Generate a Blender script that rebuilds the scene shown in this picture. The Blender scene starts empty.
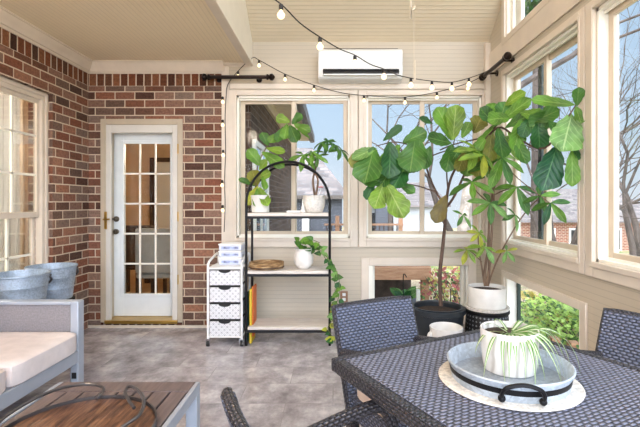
import bpy, bmesh, math, random
from mathutils import Vector, Matrix
random.seed(7)
sc = bpy.context.scene
COL = sc.collection
PI = math.pi
CAMZ = 1.29
def P(u, v, y):
    """world point at depth y on the sight line measured at (u, v) in the photograph"""
    return Vector(((u-333)/427*y, y, CAMZ-(v-203)/427*y))
def lin(c):
    return tuple(((x/255)/12.92 if x/255 <= .04045 else ((x/255+.055)/1.055)**2.4) for x in c)
# ------------------------------------------------------------------ materials
class NT:
    def __init__(s, name):
        s.m = bpy.data.materials.new(name); s.m.use_nodes = True
        s.t = s.m.node_tree; s.t.nodes.clear()
        s.out = s.n('ShaderNodeOutputMaterial')
    def n(s, typ, **kw):
        o = s.t.nodes.new(typ)
        for k, v in kw.items(): setattr(o, k, v)
        return o
    def l(s, a, b): s.t.links.new(a, b)
    def math(s, op, a, b=None, c=None):
        o = s.n('ShaderNodeMath', operation=op)
        for i, x in enumerate((a, b, c)):
            if x is None: continue
            if isinstance(x, (int, float)): o.inputs[i].default_value = x
            else: s.l(x, o.inputs[i])
        return o.outputs[0]
    def ramp(s, fac, stops, interp='LINEAR'):
        r = s.n('ShaderNodeValToRGB'); r.color_ramp.interpolation = interp
        el = r.color_ramp.elements
        while len(el) < len(stops): el.new(.5)
        for e, (p, c) in zip(el, stops): e.position = p; e.color = (*lin(c), 1)
        s.l(fac, r.inputs[0]); return r.outputs[0]
    def mix(s, fac, a, b, blend='MIX'):
        o = s.n('ShaderNodeMix', data_type='RGBA', blend_type=blend)
        for sock, x in ((o.inputs[0], fac), (o.inputs[6], a), (o.inputs[7], b)):
            if isinstance(x, (int, float)): sock.default_value = x
            elif isinstance(x, tuple): sock.default_value = (*lin(x), 1)
            else: s.l(x, sock)
        return o.outputs[2]
    def uv(s):
        t = s.n('ShaderNodeUVMap'); x = s.n('ShaderNodeSeparateXYZ'); s.l(t.outputs[0], x.inputs[0])
        return t.outputs[0], x.outputs[0], x.outputs[1]
    def obj(s, scale=(1,1,1)):
        t = s.n('ShaderNodeTexCoord'); m = s.n('ShaderNodeMapping'); m.inputs['Scale'].default_value = scale
        s.l(t.outputs['Object'], m.inputs[0]); return m.outputs[0]
    def noise(s, vec, scale, detail=4, rough=.55, out=0):
        o = s.n('ShaderNodeTexNoise'); o.inputs['Scale'].default_value = scale; o.inputs['Detail'].default_value = detail
        o.inputs['Roughness'].default_value = rough; s.l(vec, o.inputs['Vector']); return o.outputs[out]
    def bump(s, h, strength=.4, dist=.01):
        b = s.n('ShaderNodeBump'); b.inputs['Strength'].default_value = strength; b.inputs['Distance'].default_value = dist
        s.l(h, b.inputs['Height']); return b.outputs[0]
    def bsdf(s, color, rough=.5, metal=0, normal=None, spec=.5, **kw):
        b = s.n('ShaderNodeBsdfPrincipled')
        for nm, x in (('Base Color', color), ('Roughness', rough), ('Metallic', metal), ('Specular IOR Level', spec)):
            k = b.inputs[nm]
            if isinstance(x, tuple): k.default_value = (*lin(x), 1)
            elif isinstance(x, (int, float)): k.default_value = x
            else: s.l(x, k)
        if normal is not None: s.l(normal, b.inputs['Normal'])
        for k, v in kw.items(): b.inputs[k.replace('_', ' ')].default_value = v
        s.l(b.outputs[0], s.out.inputs[0]); return b
def plain(name, rgb, rough=.5, metal=0, var=.08, scale=6, bump=0, bscale=60, spec=.5):
    t = NT(name); v = t.obj(); nz = t.noise(v, scale)
    d = tuple(max(0, c*(1-var)) for c in rgb); h = tuple(min(255, c*(1+var*.6)) for c in rgb)
    col = t.ramp(nz, [(.3, d), (.7, h)])
    nm = t.bump(t.noise(v, bscale, 3), bump, .004) if bump else None
    t.bsdf(col, rough, metal, nm, spec); return t.m
def mat_brick(name, cols, mortar, bw=.205, bh=.0815, ms=.012, offset=.5):
    t = NT(name); uv, _, _ = t.uv()
    b = t.n('ShaderNodeTexBrick'); b.offset = offset; b.inputs['Scale'].default_value = 1
    b.inputs['Brick Width'].default_value = bw; b.inputs['Row Height'].default_value = bh
    b.inputs['Mortar Size'].default_value = ms; b.inputs['Mortar Smooth'].default_value = .15
    b.inputs['Color1'].default_value = (0,0,0,1); b.inputs['Color2'].default_value = (1,1,1,1); b.inputs['Bias'].default_value = 0
    b.inputs['Mortar'].default_value = (.5,.5,.5,1)
    nd = t.n('ShaderNodeVectorMath', operation='MULTIPLY_ADD')
    dn = t.noise(uv, 14, 3, out=1)
    nd.inputs[1].default_value = (.006,.006,0); t.l(dn, nd.inputs[0]); t.l(uv, nd.inputs[2])
    t.l(nd.outputs[0], b.inputs['Vector'])
    n = len(cols)
    c = t.ramp(b.outputs['Color'], [(i/(n-1)*.92+.04, k) for i, k in enumerate(cols)])
    nz = t.noise(uv, 45, 5, .7)
    c = t.mix(.7, c, t.ramp(nz, [(.25, (90,74,68)), (.72, (255,240,226))]), 'MULTIPLY')
    c = t.mix(.3, c, t.ramp(t.noise(uv, 18, 4, .7), [(.3, (120,75,62)), (.55, (150,120,108)), (.75, (200,150,130))]), 'OVERLAY')
    c = t.mix(b.outputs['Fac'], c, mortar)
    h = t.math('SUBTRACT', t.math('MULTIPLY', nz, .35), b.outputs['Fac'])
    t.bsdf(c, .9, 0, t.bump(h, .7, .008), .25); return t.m
def mat_board(name, rgb, pitch, axis='v', depth=.006, rough=.45, bead=False, groove=None):
    """boards with a groove every `pitch` metres, seen as relief"""
    t = NT(name); uv, u, v = t.uv(); k = v if axis == 'v' else u
    f = t.math('FRACT', t.math('DIVIDE', k, pitch))
    if bead: h = t.math('SMOOTH_MIN', t.math('MULTIPLY', t.math('ABSOLUTE', t.math('SUBTRACT', f, .5)), 5), 1.0, .3)
    else: h = t.math('SUBTRACT', 1, f)
    g = t.math('LESS_THAN', t.math('ABSOLUTE', t.math('SUBTRACT', f, .5)), .07) if bead else t.math('GREATER_THAN', f, .9)
    nz = t.noise(uv, 3, 3)
    c = t.mix(t.math('MULTIPLY', nz, .25), rgb, tuple(x*.9 for x in rgb))
    c = t.mix(t.math('MULTIPLY', g, .2 if bead else .27), c, groove or tuple(x*.62 for x in rgb))
    t.bsdf(c, rough, 0, t.bump(h, .55, depth), .4); return t.m
def mat_wicker(name, strand, gap, a=.026, b=.0125, rough=.38, spec=.6):
    t = NT(name); uv, u, v = t.uv()
    vv = t.math('DIVIDE', v, b); par = t.math('MODULO', t.math('FLOOR', t.math('ADD', vv, 1000)), 2)
    uu = t.math('ADD', t.math('DIVIDE', u, a), t.math('MULTIPLY', par, .5))
    fx = t.math('FRACT', t.math('ADD', uu, 1000)); fy = t.math('FRACT', t.math('ADD', vv, 1000))
    sx = t.math('SINE', t.math('MULTIPLY', fx, PI)); sy = t.math('SINE', t.math('MULTIPLY', fy, PI))
    h = t.math('MULTIPLY', t.math('POWER', sx, .6), t.math('POWER', sy, .6))
    c = t.mix(t.math('SMOOTHSTEP', h, .35, .75) if False else t.ramp(h, [(.35, (0,0,0)), (.8, (255,255,255))]), gap, strand)
    nz = t.noise(uv, 60, 2)
    c = t.mix(t.math('MULTIPLY', nz, .5), c, tuple(x*.7 for x in strand))
    t.bsdf(c, rough, 0, t.bump(h, .9, .006), spec); return t.m
def mat_glass(name, tint=(245,250,252), refl=.6):
    t = NT(name); tr = t.n('ShaderNodeBsdfTransparent'); tr.inputs[0].default_value = (*lin(tint), 1)
    gl = t.n('ShaderNodeBsdfGlossy'); gl.inputs['Roughness'].default_value = .02
    fr = t.n('ShaderNodeFresnel'); fr.inputs['IOR'].default_value = 1.45
    mx = t.n('ShaderNodeMixShader'); t.l(t.math('MULTIPLY', fr.outputs[0], refl), mx.inputs[0])
    t.l(tr.outputs[0], mx.inputs[1]); t.l(gl.outputs[0], mx.inputs[2]); t.l(mx.outputs[0], t.out.inputs[0]); return t.m
def mat_leaf(name, rgb, vein, trans=.35, rough=.42, n=6, stripe=None):
    t = NT(name); uv, u, v = t.uv()
    au = t.math('ABSOLUTE', u)
    if stripe:
        f = t.ramp(au, [(.35, (255,255,255)), (.5, (0,0,0))]); c = t.mix(f, rgb, stripe); h = au
    else:
        f = t.math('ABSOLUTE', t.math('SUBTRACT', t.math('FRACT', t.math('SUBTRACT', t.math('MULTIPLY', v, n), t.math('MULTIPLY', au, 2.2))), .5))
        side = t.math('GREATER_THAN', f, .44); mid = t.math('LESS_THAN', au, .05)
        k = t.math('MAXIMUM', t.math('MULTIPLY', side, .6), mid)
        nz = t.noise(t.obj(), 9, 3)
        c = t.ramp(nz, [(.28, tuple(x*.68 for x in rgb)), (.72, tuple(min(255, x*1.08) for x in rgb))])
        c = t.mix(t.math('MULTIPLY', k, .55), c, vein); h = f
    b = t.bsdf(c, rough, 0, t.bump(h, .35, .01), .5)
    tl = t.n('ShaderNodeBsdfTranslucent'); t.l(c, tl.inputs[0])
    mx = t.n('ShaderNodeMixShader'); mx.inputs[0].default_value = trans
    t.l(b.outputs[0], mx.inputs[1]); t.l(tl.outputs[0], mx.inputs[2]); t.l(mx.outputs[0], t.out.inputs[0]); return t.m
def mat_emit(name, rgb, s):
    t = NT(name); e = t.n('ShaderNodeEmission'); e.inputs[0].default_value = (*lin(rgb), 1); e.inputs[1].default_value = s
    t.l(e.outputs[0], t.out.inputs[0]); return t.m
def mat_floor():
    t = NT('stone_tile'); uv, u, v = t.uv()
    b = t.n('ShaderNodeTexBrick'); b.offset = .5; b.inputs['Scale'].default_value = 1
    b.inputs['Brick Width'].default_value = .61; b.inputs['Row Height'].default_value = .305; b.inputs['Mortar Size'].default_value = .0025
    b.inputs['Color1'].default_value = (0,0,0,1); b.inputs['Color2'].default_value = (1,1,1,1); t.l(uv, b.inputs['Vector'])
    off = t.n('ShaderNodeVectorMath', operation='MULTIPLY_ADD'); off.inputs[1].default_value = (.35,.25,0)
    t.l(b.outputs['Color'], off.inputs[0]); t.l(uv, off.inputs[2])
    mp = t.n('ShaderNodeMapping'); mp.inputs['Scale'].default_value = (1,.8,1); t.l(off.outputs[0], mp.inputs[0])
    n1 = t.noise(mp.outputs[0], 3.6, 9, .72); n2 = t.noise(mp.outputs[0], 11, 6, .7)
    c = t.ramp(n1, [(.30, (136,132,138)), (.45, (170,168,174)), (.56, (196,195,200)), (.72, (226,224,225))])
    c = t.mix(.4, c, t.ramp(n2, [(.3, (96,86,82)), (.6, (180,172,168)), (.8, (225,220,215))]), 'OVERLAY')
    c = t.mix(.2, c, t.ramp(b.outputs['Color'], [(0, (124,120,122)), (1, (184,180,182))]), 'OVERLAY')
    c = t.mix(t.math('MULTIPLY', b.outputs['Fac'], .35), c, (120,114,112))
    t.bsdf(c, t.ramp(n2, [(.3, (95,95,95)), (.7, (140,140,140))]), 0, t.bump(n2, .12, .004), .45); return t.m
def mat_galv(name='galvanized', rgb=(186,196,206)):
    t = NT(name); v = t.obj(); vo = t.n('ShaderNodeTexVoronoi'); vo.inputs['Scale'].default_value = 110; t.l(v, vo.inputs['Vector'])
    n = t.noise(v, 8, 4)
    s = t.n('ShaderNodeSeparateColor'); t.l(vo.outputs['Color'], s.inputs[0])
    k = t.math('ADD', t.math('MULTIPLY', s.outputs[0], .2), t.math('MULTIPLY', n, .8))
    c = t.ramp(k, [(.25, tuple(x*.78 for x in rgb)), (.75, tuple(min(255, x*1.1) for x in rgb))])
    t.bsdf(c, .5, .45, t.bump(n, .05, .004), .5); return t.m
def mat_wood(name, a, b, scale=(1,12,12), rough=.5, bump=.15, dark=None):
    t = NT(name); v = t.obj(scale); n = t.noise(v, 3.5, 6, .65)
    st = [(.3, a), (.68, b)] if not dark else [(.28, dark), (.45, a), (.7, b)]
    t.bsdf(t.ramp(n, st), rough, 0, t.bump(n, bump, .006), .4); return t.m
def mat_litter():
    t = NT('leaf_litter'); v = t.obj(); n1 = t.noise(v, 1.1, 5, .6); n2 = t.noise(v, 14, 6, .75)
    c = t.ramp(n2, [(.3, (112,92,70)), (.5, (190,168,136)), (.7, (226,210,184))])
    c = t.mix(t.ramp(n1, [(.52, (0,0,0)), (.62, (255,255,255))]), c, (110,140,70))
    t.bsdf(c, .95, 0, t.bump(n2, .6, .05), .1); return t.m
def mat_pattern():
    """pierced geometric lattice pattern of the drawer fronts"""
    t = NT('drawer_pattern'); uv, u, v = t.uv()
    fu = t.math('ABSOLUTE', t.math('SUBTRACT', t.math('FRACT', t.math('DIVIDE', u, .05)), .5))
    fv = t.math('ABSOLUTE', t.math('SUBTRACT', t.math('FRACT', t.math('DIVIDE', v, .05)), .5))
    d = t.math('ADD', fu, fv); r = t.math('FRACT', t.math('MULTIPLY', d, 3))
    k = t.math('LESS_THAN', t.math('ABSOLUTE', t.math('SUBTRACT', r, .5)), .17)
    w = t.math('GREATER_THAN', t.math('ABSOLUTE', t.math('SUBTRACT', fu, fv)), .09)
    k = t.math('MULTIPLY', k, w)
    t.bsdf(t.mix(t.math('MULTIPLY', k, .85), (226,226,228), (112,114,122)), .4, 0, t.bump(k, -.4, .003), .4); return t.m
def mat_lattice():
    t = NT('pierced_black_metal'); uv, u, v = t.uv()
    fu = t.math('ABSOLUTE', t.math('SUBTRACT', t.math('FRACT', t.math('DIVIDE', u, .035)), .5))
    fv = t.math('ABSOLUTE', t.math('SUBTRACT', t.math('FRACT', t.math('DIVIDE', v, .035)), .5))
    k = t.math('LESS_THAN', t.math('ADD', fu, fv), .28)
    t.bsdf(t.mix(k, (26,27,30), (120,122,126)), .5, .2, t.bump(k, -.8, .006), .4); return t.m
def mat_marble():
    t = NT('marbled_glaze'); v = t.obj((1,1,.6)); n = t.noise(v, 14, 5, .6)
    w = t.n('ShaderNodeTexWave'); w.inputs['Scale'].default_value = 9; w.inputs['Distortion'].default_value = 7; w.inputs['Detail'].default_value = 3
    w.inputs['Phase Offset'].default_value = 1.3; t.l(v, w.inputs['Vector'])
    c = t.ramp(w.outputs['Fac'], [(.02, (190,184,176)), (.3, (218,214,208)), (.9, (230,227,222))])
    t.bsdf(c, .18, 0, None, .5); return t.m
def mat_logend():
    t = NT('wicker_bark'); uv, u, v = t.uv(); n = t.noise(t.obj((3,3,14)), 4, 5)
    t.bsdf(t.ramp(n, [(.3, (92,66,42)), (.5, (150,118,80)), (.7, (206,178,136))]), .75, 0, t.bump(n, .6, .008), .3); return t.m
M = {}
CREAM = (238,228,208)
M['trim'] = plain('cream_trim', (222,209,193), .42, var=.03)
M['trim_white'] = plain('white_trim', (246,242,230), .4, var=.03)
M['sash'] = plain('beige_sash', (214,197,174), .42, var=.03)
M['fascia'] = plain('fascia_white', (240,234,220), .45, var=.02)
M['siding'] = mat_board('cream_siding', (199,187,168), .043, 'v', .005)
M['bead_x'] = mat_board('cream_beadboard', (226,211,184), .04, 'v', .004, bead=True)
M['bead_y'] = mat_board('tan_beadboard', (242,226,196), .04, 'u', .004, bead=True)
BR = [(106,82,73), (154,138,128), (170,122,100), (132,98,84), (160,148,140), (188,144,121), (98,80,74), (174,152,139), (158,110,91)]
M['brick'] = mat_brick('red_brick', BR, (206,188,166), ms=.006)
M['soldier'] = mat_brick('soldier_brick', [(84,62,54), (150,98,72), (118,80,62), (168,122,92), (96,74,64)], (200,184,166), .0815, .25, .007, 0)
M['rowlock'] = mat_brick('rowlock_brick', [(72,50,44), (110,80,66), (86,62,54)], (170,155,142), .0815, .2, .012, 0)
M['brick_far'] = mat_brick('grey_brown_brick', [(104,94,86), (124,112,102), (140,126,114), (114,100,92)], (134,124,114), ms=.005)
M['brick_red'] = mat_brick('orange_brick', [(168,104,80), (190,124,98), (150,92,74)], (200,180,160))
M['floor'] = mat_floor()
M['black'] = plain('black_metal', (24,24,27), .45, .5, var=.1)
M['blackpl'] = plain('black_plastic', (34,40,46), .4, 0, var=.12)
M['bronze'] = plain('dark_bronze', (38,28,26), .35, .7, var=.2)
M['white_enamel'] = plain('white_enamel', (232,232,231), .3, var=.02)
M['white_plastic'] = plain('white_plastic', (234,234,232), .38, var=.02)
M['white_ceramic'] = plain('white_ceramic', (226,223,218), .3, var=.05, scale=9)
M['stone_pot'] = plain('speckled_pot', (222,216,208), .55, var=.12, scale=60, bump=.1)
M['door_white'] = plain('door_white', (232,238,240), .4, var=.02)
M['door_frame'] = plain('door_taupe', (192,178,156), .45, var=.03)
M['door_grey'] = plain('door_frame_light', (216,212,204), .45, var=.02)
M['brass'] = plain('brass', (196,160,84), .3, .9, var=.1)
M['pewter'] = plain('pewter', (120,112,100), .35, .9, var=.1)
M['chrome'] = plain('chrome', (205,207,210), .2, 1, var=.02)
M['glass'] = mat_glass('window_glass', (252,254,255), refl=.07)
M['glass_d'] = mat_glass('door_glass', (238,240,238), .45)
M['alu'] = plain('grey_aluminium', (176,184,196), .4, .25, var=.03)
M['fabric'] = plain('grey_canvas', (142,138,142), .9, var=.1, scale=90, bump=.35, bscale=260)
M['cushion'] = plain('light_cushion', (226,216,214), .92, var=.04, scale=14, bump=.2, bscale=200)
M['beige_cushion'] = plain('beige_cushion', (214,194,178), .92, var=.05, bump=.2, bscale=200)
M['wicker'] = mat_wicker('charcoal_wicker', (144,148,170), (20,21,29))
M['wicker_back'] = mat_wicker('charcoal_wicker_panel', (112,120,144), (34,38,50), .027, .0135)
M['wicker_tube'] = mat_wicker('charcoal_wicker_wrap', (74,72,80), (20,19,22), .02, .011)
M['slat'] = mat_wood('weathered_slat', (96,84,84), (124,110,108), (14,1.2,6), .38)
M['slat_dark'] = plain('dark_gap', (28,26,26), .8)
M['traywood'] = mat_wood('mango_wood', (92,62,46), (150,112,84), (18,2.2,8), .4, .5, dark=(38,25,20))
M['shelfwood'] = mat_wood('greywash_wood', (196,186,176), (224,216,208), (2,16,16), .55, .08)
M['galv'] = mat_galv('galvanized', (178,194,212))
M['galv_tray'] = mat_galv('galvanized_tray', (200,210,220))
M['galv_floor'] = mat_galv('shaded_galvanized', (160,168,178))  # darker reflection on the tray floor put into the metal colour
M['iron'] = plain('wrought_iron', (104,102,104), .35, .75, var=.15)
M['mat_woven'] = plain('woven_mat', (224,216,204), .9, var=.16, scale=70, bump=.5, bscale=180)
M['marble'] = mat_marble()
M['soil'] = plain('potting_soil', (62,48,38), .95, var=.4, scale=60, bump=.6)
M['bark'] = mat_wood('plant_bark', (92,72,58), (140,116,96), (8,8,2), .8, .4)
M['bark_dark'] = mat_wood('fig_bark', (66,50,44), (104,82,70), (8,8,2), .8, .4)
M['stem'] = plain('green_stem', (96,108,58), .6)
M['twig'] = plain('dark_twig', (48,36,32), .7)
M['log'] = mat_logend()
M['drawer'] = mat_pattern(); M['lattice'] = mat_lattice()
M['teal'] = plain('teal_foam', (38,120,128), .6); M['yellow'] = plain('yellow_foam', (226,196,60), .6); M['orange'] = plain('orange_foam', (214,110,50), .6)
M['clear'] = plain('frosted_plastic', (214,218,232), .3, var=.04); M['paper'] = plain('papers', (150,160,196), .7, var=.35, scale=30)
M['red'] = plain('red_tag', (196,40,48), .5)
M['cord'] = plain('black_cord', (34,30,28), .6)
M['bulb'] = mat_emit('lit_bulb', (255,226,184), 2.3)
M['outlet'] = plain('outlet_plate', (150,112,84), .5); M['slot'] = plain('dark_slot', (20,20,22), .6)
LEAF = {k: mat_leaf('leaf_'+k, c, v, tr) for k, c, v, tr in [
    ('lime', (142,182,62), (200,216,126), .42), ('bright', (112,164,56), (174,202,112), .38), ('mid', (76,128,50), (140,174,92), .32),
    ('dark', (44,100,44), (96,146,80), .25), ('blue', (40,96,64), (110,160,110), .2), ('pale', (128,176,92), (196,220,150), .3),
    ('olive', (138,140,54), (180,170,90), .35), ('yellow', (188,196,62), (220,216,120), .45), ('brown', (132,116,52), (96,80,40), .3)]}
LEAF['spider'] = mat_leaf('leaf_spider', (120,164,84), (0,0,0), .4, stripe=(232,238,206))
M['tree'] = plain('grey_bark', (84,74,68), .95, var=.3, scale=4, bump=.6, bscale=14)
M['tree_pale'] = plain('pale_bark', (160,148,136), .95, var=.25, scale=5, bump=.6, bscale=14)
M['litter'] = mat_litter()
M['deckwood'] = mat_wood('cedar', (150,108,80), (188,146,112), (1.5,10,10), .7, .2)
M['deckdark'] = plain('dark_boards', (86,72,64), .9, var=.3)
M['shingle'] = mat_brick('grey_shingle', [(150,150,152), (184,184,186), (128,130,134)], (110,110,112), .3, .12, .01)
M['greysiding'] = mat_board('grey_siding', (84,86,93), .12, 'v', .02)
M['lightsiding'] = mat_board('pale_siding', (206,208,212), .12, 'v', .02)
M['soffit'] = plain('soffit_tan', (214,200,178), .6, var=.05); M['gutter'] = plain('gutter_brown', (96,86,78), .5)
M['tanwall'] = plain('interior_tan', (224,196,160), .85, var=.04); M['whitewall'] = plain('interior_white', (226,222,216), .85, var=.03)
def mat_cloth(name, rgb, tr):
    t = NT(name); b = t.bsdf(rgb, .9, 0, None, .1); l = t.n('ShaderNodeBsdfTranslucent'); l.inputs[0].default_value = (*lin(rgb), 1)
    x = t.n('ShaderNodeMixShader'); x.inputs[0].default_value = tr; t.l(b.outputs[0], x.inputs[1]); t.l(l.outputs[0], x.inputs[2]); t.l(x.outputs[0], t.out.inputs[0]); return t.m
M['curtain'] = mat_cloth('sheer_curtain', (244,242,240), .55); M['curtain_tan'] = mat_cloth('tan_curtain', (226,210,190), .5); M['slip'] = plain('slipcover', (176,172,168), .9)
M['chairwood'] = mat_wood('walnut', (58,42,34), (88,66,52), (10,10,2), .5)
M['post'] = plain('dark_green_post', (34,52,46), .5)
M['bedroom_fill'] = mat_emit('bedroom_fill_glow', (255,246,236), 420)  # glow of the added bedroom lamp
M['room_fill'] = mat_emit('fill_glow', (255,228,198), 25); M['room_fill_low'] = mat_emit('fill_glow_low', (255,232,206), 125)  # glow of the added fill globes above and beside the view
M['lamp'] = mat_emit('dining_fill_glow', (255,230,200), 170)  # glow of the added dining room pendant
SH = {k: mat_leaf('shrub_'+k, c, v, .35) for k, c, v in [('green', (182,212,104), (212,230,140)), ('deep', (84,120,56), (120,150,80)), ('red', (176,92,84), (210,140,120)), ('gold', (206,186,96), (230,214,140))]}
# ------------------------------------------------------------------ mesh building
ORI = {}
class MB:
    def __init__(s): s.v = []; s.f = []; s.uv = []; s.mi = []; s.sm = []; s.k = 0; s.smooth = False
    def face(s, idx, uv=None): s.f.append(tuple(idx)); s.uv.append(uv); s.mi.append(s.k); s.sm.append(s.smooth)
    def box(s, c, d, R=None):
        b = len(s.v); c = Vector(c)
        for x in (-.5,.5):
            for y in (-.5,.5):
                for z in (-.5,.5):
                    p = Vector((x*d[0], y*d[1], z*d[2]))
                    s.v.append((R @ p if R else p) + c)
        o = s.smooth; s.smooth = False
        for q in ((0,1,3,2),(4,6,7,5),(0,4,5,1),(2,3,7,6),(0,2,6,4),(1,5,7,3)): s.face([b+i for i in q])
        s.smooth = o; return s
    def bx(s, x0, x1, y0, y1, z0, z1): return s.box(((x0+x1)/2,(y0+y1)/2,(z0+z1)/2), (abs(x1-x0),abs(y1-y0),abs(z1-z0)))
    def bar(s, p0, p1, w, h=None, up=(0,0,1)):
        p0, p1 = Vector(p0), Vector(p1); d = p1-p0; L = d.length; d.normalize(); up = Vector(up)
        if abs(d.dot(up)) > .98: up = Vector((0,1,0))
        a = d.cross(up).normalized(); b = a.cross(d)
        return s.box((p0+p1)/2, (L, w, h or w), Matrix((d, a, b)).transposed())
    def tube(s, pts, r, n=8, closed=False, caps=True, flat=1.0):
        pts = [Vector(p) for p in pts]; N = len(pts); rs = r if isinstance(r, (list, tuple)) else [r]*N
        b = len(s.v); prev = None; Ls = [0]
        for i in range(1, N): Ls.append(Ls[-1]+(pts[i]-pts[i-1]).length)
        for i, p in enumerate(pts):
            t = (pts[(i+1) % N]-pts[i-1]) if closed else (pts[min(i+1,N-1)]-pts[max(i-1,0)])
            t = t.normalized() if t.length > 1e-9 else Vector((0,0,1))
            if prev is None:
                ref = Vector((0,0,1)) if abs(t.z) < .95 else Vector((0,1,0)); a = t.cross(ref).normalized()
            else:
                a = (prev - t*prev.dot(t)); a = a.normalized() if a.length > 1e-6 else prev
            prev = a; c = t.cross(a)
            for j in range(n):
                th = 2*PI*j/n; s.v.append(p + a*(math.cos(th)*rs[i]) + c*(math.sin(th)*rs[i]*flat))
        o = s.smooth; s.smooth = True
        for i in range(N if closed else N-1):
            i2 = (i+1) % N
            for j in range(n):
                j2 = (j+1) % n; w = 2*PI*rs[i]/n
                l0, l1 = Ls[i], (Ls[i2] if i2 else Ls[i]+.03)
                s.face((b+i*n+j, b+i2*n+j, b+i2*n+j2, b+i*n+j2), ((l0,j*w),(l1,j*w),(l1,(j+1)*w),(l0,(j+1)*w)))
        s.smooth = o
        if caps and not closed:
            s.face([b+j for j in range(n)][::-1]); s.face([b+(N-1)*n+j for j in range(n)])
        return s
    def lathe(s, prof, c=(0,0,0), n=28, smooth=True, sx=1, sy=1, closed=False):
        c = Vector(c); b = len(s.v); N = len(prof); L = 0
        for r, z in prof:
            for j in range(n):
                th = 2*PI*j/n; s.v.append(c+Vector((r*math.cos(th)*sx, r*math.sin(th)*sy, z)))
        o = s.smooth; s.smooth = smooth; R = max(r for r, _ in prof)
        for i in range(N if closed else N-1):
            i2 = (i+1) % N; dl = math.hypot(prof[i2][0]-prof[i][0], prof[i2][1]-prof[i][1])
            for j in range(n):
                j2 = (j+1) % n; w = 2*PI*R/n
                s.face((b+i*n+j, b+i*n+j2, b+i2*n+j2, b+i2*n+j), ((j*w,L),((j+1)*w,L),((j+1)*w,L+dl),(j*w,L+dl)))
            L += dl
        s.smooth = o
        if not closed:
            if prof[0][0] > 1e-5: s.face([b+j for j in range(n)][::-1])
            if prof[-1][0] > 1e-5: s.face([b+(N-1)*n+j for j in range(n)])
        return s
    def sphere(s, c, r, n=12, m=8, sz=1): return s.lathe([(max(1e-6, r*math.sin(PI*i/m)), -r*math.cos(PI*i/m)*sz) for i in range(m+1)], c, n)
    def poly(s, pts, thick):
        """flat outline pts extruded by vector thick"""
        b = len(s.v); n = len(pts); t = Vector(thick)
        for p in pts: s.v.append(Vector(p))
        for p in pts: s.v.append(Vector(p)+t)
        s.face([b+i for i in range(n)][::-1]); s.face([b+n+i for i in range(n)])
        for i in range(n): j = (i+1) % n; s.face((b+i, b+j, b+n+j, b+n+i))
        return s
    def leaf(s, base, tip, w, nrm, prof, fold=.18, droop=.0, wave=.0, nt=8, k=0):
        base, tip = Vector(base), Vector(tip); d = tip-base; L = d.length; d.normalize(); nrm = Vector(nrm)
        nrm = (nrm-d*nrm.dot(d)); nrm = nrm.normalized() if nrm.length > 1e-6 else Vector((0,0,1)); a = d.cross(nrm)
        b = len(s.v); ph = random.random()*6; o, ok = s.smooth, s.k; s.smooth = True; s.k = k
        us = (-1,-.5,0,.5,1)
        for i in range(nt+1):
            t = i/nt
            for q in range(len(prof)-1):
                if prof[q][0] <= t <= prof[q+1][0]:
                    f = (t-prof[q][0])/(prof[q+1][0]-prof[q][0]); ww = prof[q][1]*(1-f)+prof[q+1][1]*f; break
            if wave > .05: ww *= 1+.07*math.sin(t*24+ph)
            for u in us:
                z = fold*abs(u)*ww*w*.5 - droop*L*t*t + wave*w*math.sin(t*9+ph+u*1.5)*abs(u)
                s.v.append(base+d*(L*t)+a*(u*ww*w*.5)+nrm*z)
        for i in range(nt):
            for j in range(4):
                s.face((b+i*5+j, b+i*5+j+1, b+i*5+6+j, b+i*5+5+j), ((us[j],i/nt),(us[j+1],i/nt),(us[j+1],(i+1)/nt),(us[j],(i+1)/nt)))
        s.smooth, s.k = o, ok; return s
    def build(s, name, mats, parent=None, bevel=0, at=None, seg=2):
        if not isinstance(mats, (list, tuple)): mats = [mats]
        if parent is not None: org = ORI[parent.as_pointer()]
        else:
            if at is None:
                xs = [p[0] for p in s.v]; ys = [p[1] for p in s.v]; zs = [p[2] for p in s.v]
                at = ((min(xs)+max(xs))/2, (min(ys)+max(ys))/2, min(zs))
            org = Vector(at)
        me = bpy.data.meshes.new(name)
        me.from_pydata([tuple(Vector(p)-org) for p in s.v], [], s.f)
        ul = me.uv_layers.new(name='UVMap')
        me.polygons.foreach_set('use_smooth', s.sm); me.polygons.foreach_set('material_index', s.mi)
        for p, uv in zip(me.polygons, s.uv):
            nn = p.normal; ax = max(range(3), key=lambda i: abs(nn[i]))
            for q, li in enumerate(p.loop_indices):
                if uv: ul.data[li].uv = uv[q]
                else:
                    c = me.vertices[me.loops[li].vertex_index].co + org
                    ul.data[li].uv = (c.y, c.z) if ax == 0 else ((c.x, c.z) if ax == 1 else (c.x, c.y))
        me.set_sharp_from_angle(angle=.75)
        for m in mats: me.materials.append(m)
        o = bpy.data.objects.new(name, me); COL.objects.link(o)
        if bevel:
            md = o.modifiers.new('Bevel', 'BEVEL'); md.width = bevel; md.segments = seg; md.limit_method = 'ANGLE'; md.angle_limit = .6
        if parent is not None: o.parent = parent
        else: o.location = org
        ORI[o.as_pointer()] = org
        return o
def tag(o, label=None, cat=None, group=None, kind=None):
    if label: o['label'] = label
    if cat: o['category'] = cat
    if group: o['group'] = group
    if kind: o['kind'] = kind
    return o
def thing(name, loc, label, cat, group=None, kind=None):
    o = bpy.data.objects.new(name, None); COL.objects.link(o); o.location = loc; o.empty_display_size = .1
    ORI[o.as_pointer()] = Vector(loc); return tag(o, label, cat, group, kind)
def struct(o, label=None, cat=None): return tag(o, label, cat, kind='structure')
def dup(root, label, loc=None, rz=None):
    r = root.copy(); COL.objects.link(r); r['label'] = label
    if loc is not None: r.location = loc
    if rz is not None: r.rotation_euler = (0,0,rz)
    for ch in root.children:
        c = ch.copy(); COL.objects.link(c); c.parent = r
        for g in ch.children:
            d = g.copy(); COL.objects.link(d); d.parent = c
    return r
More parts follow.
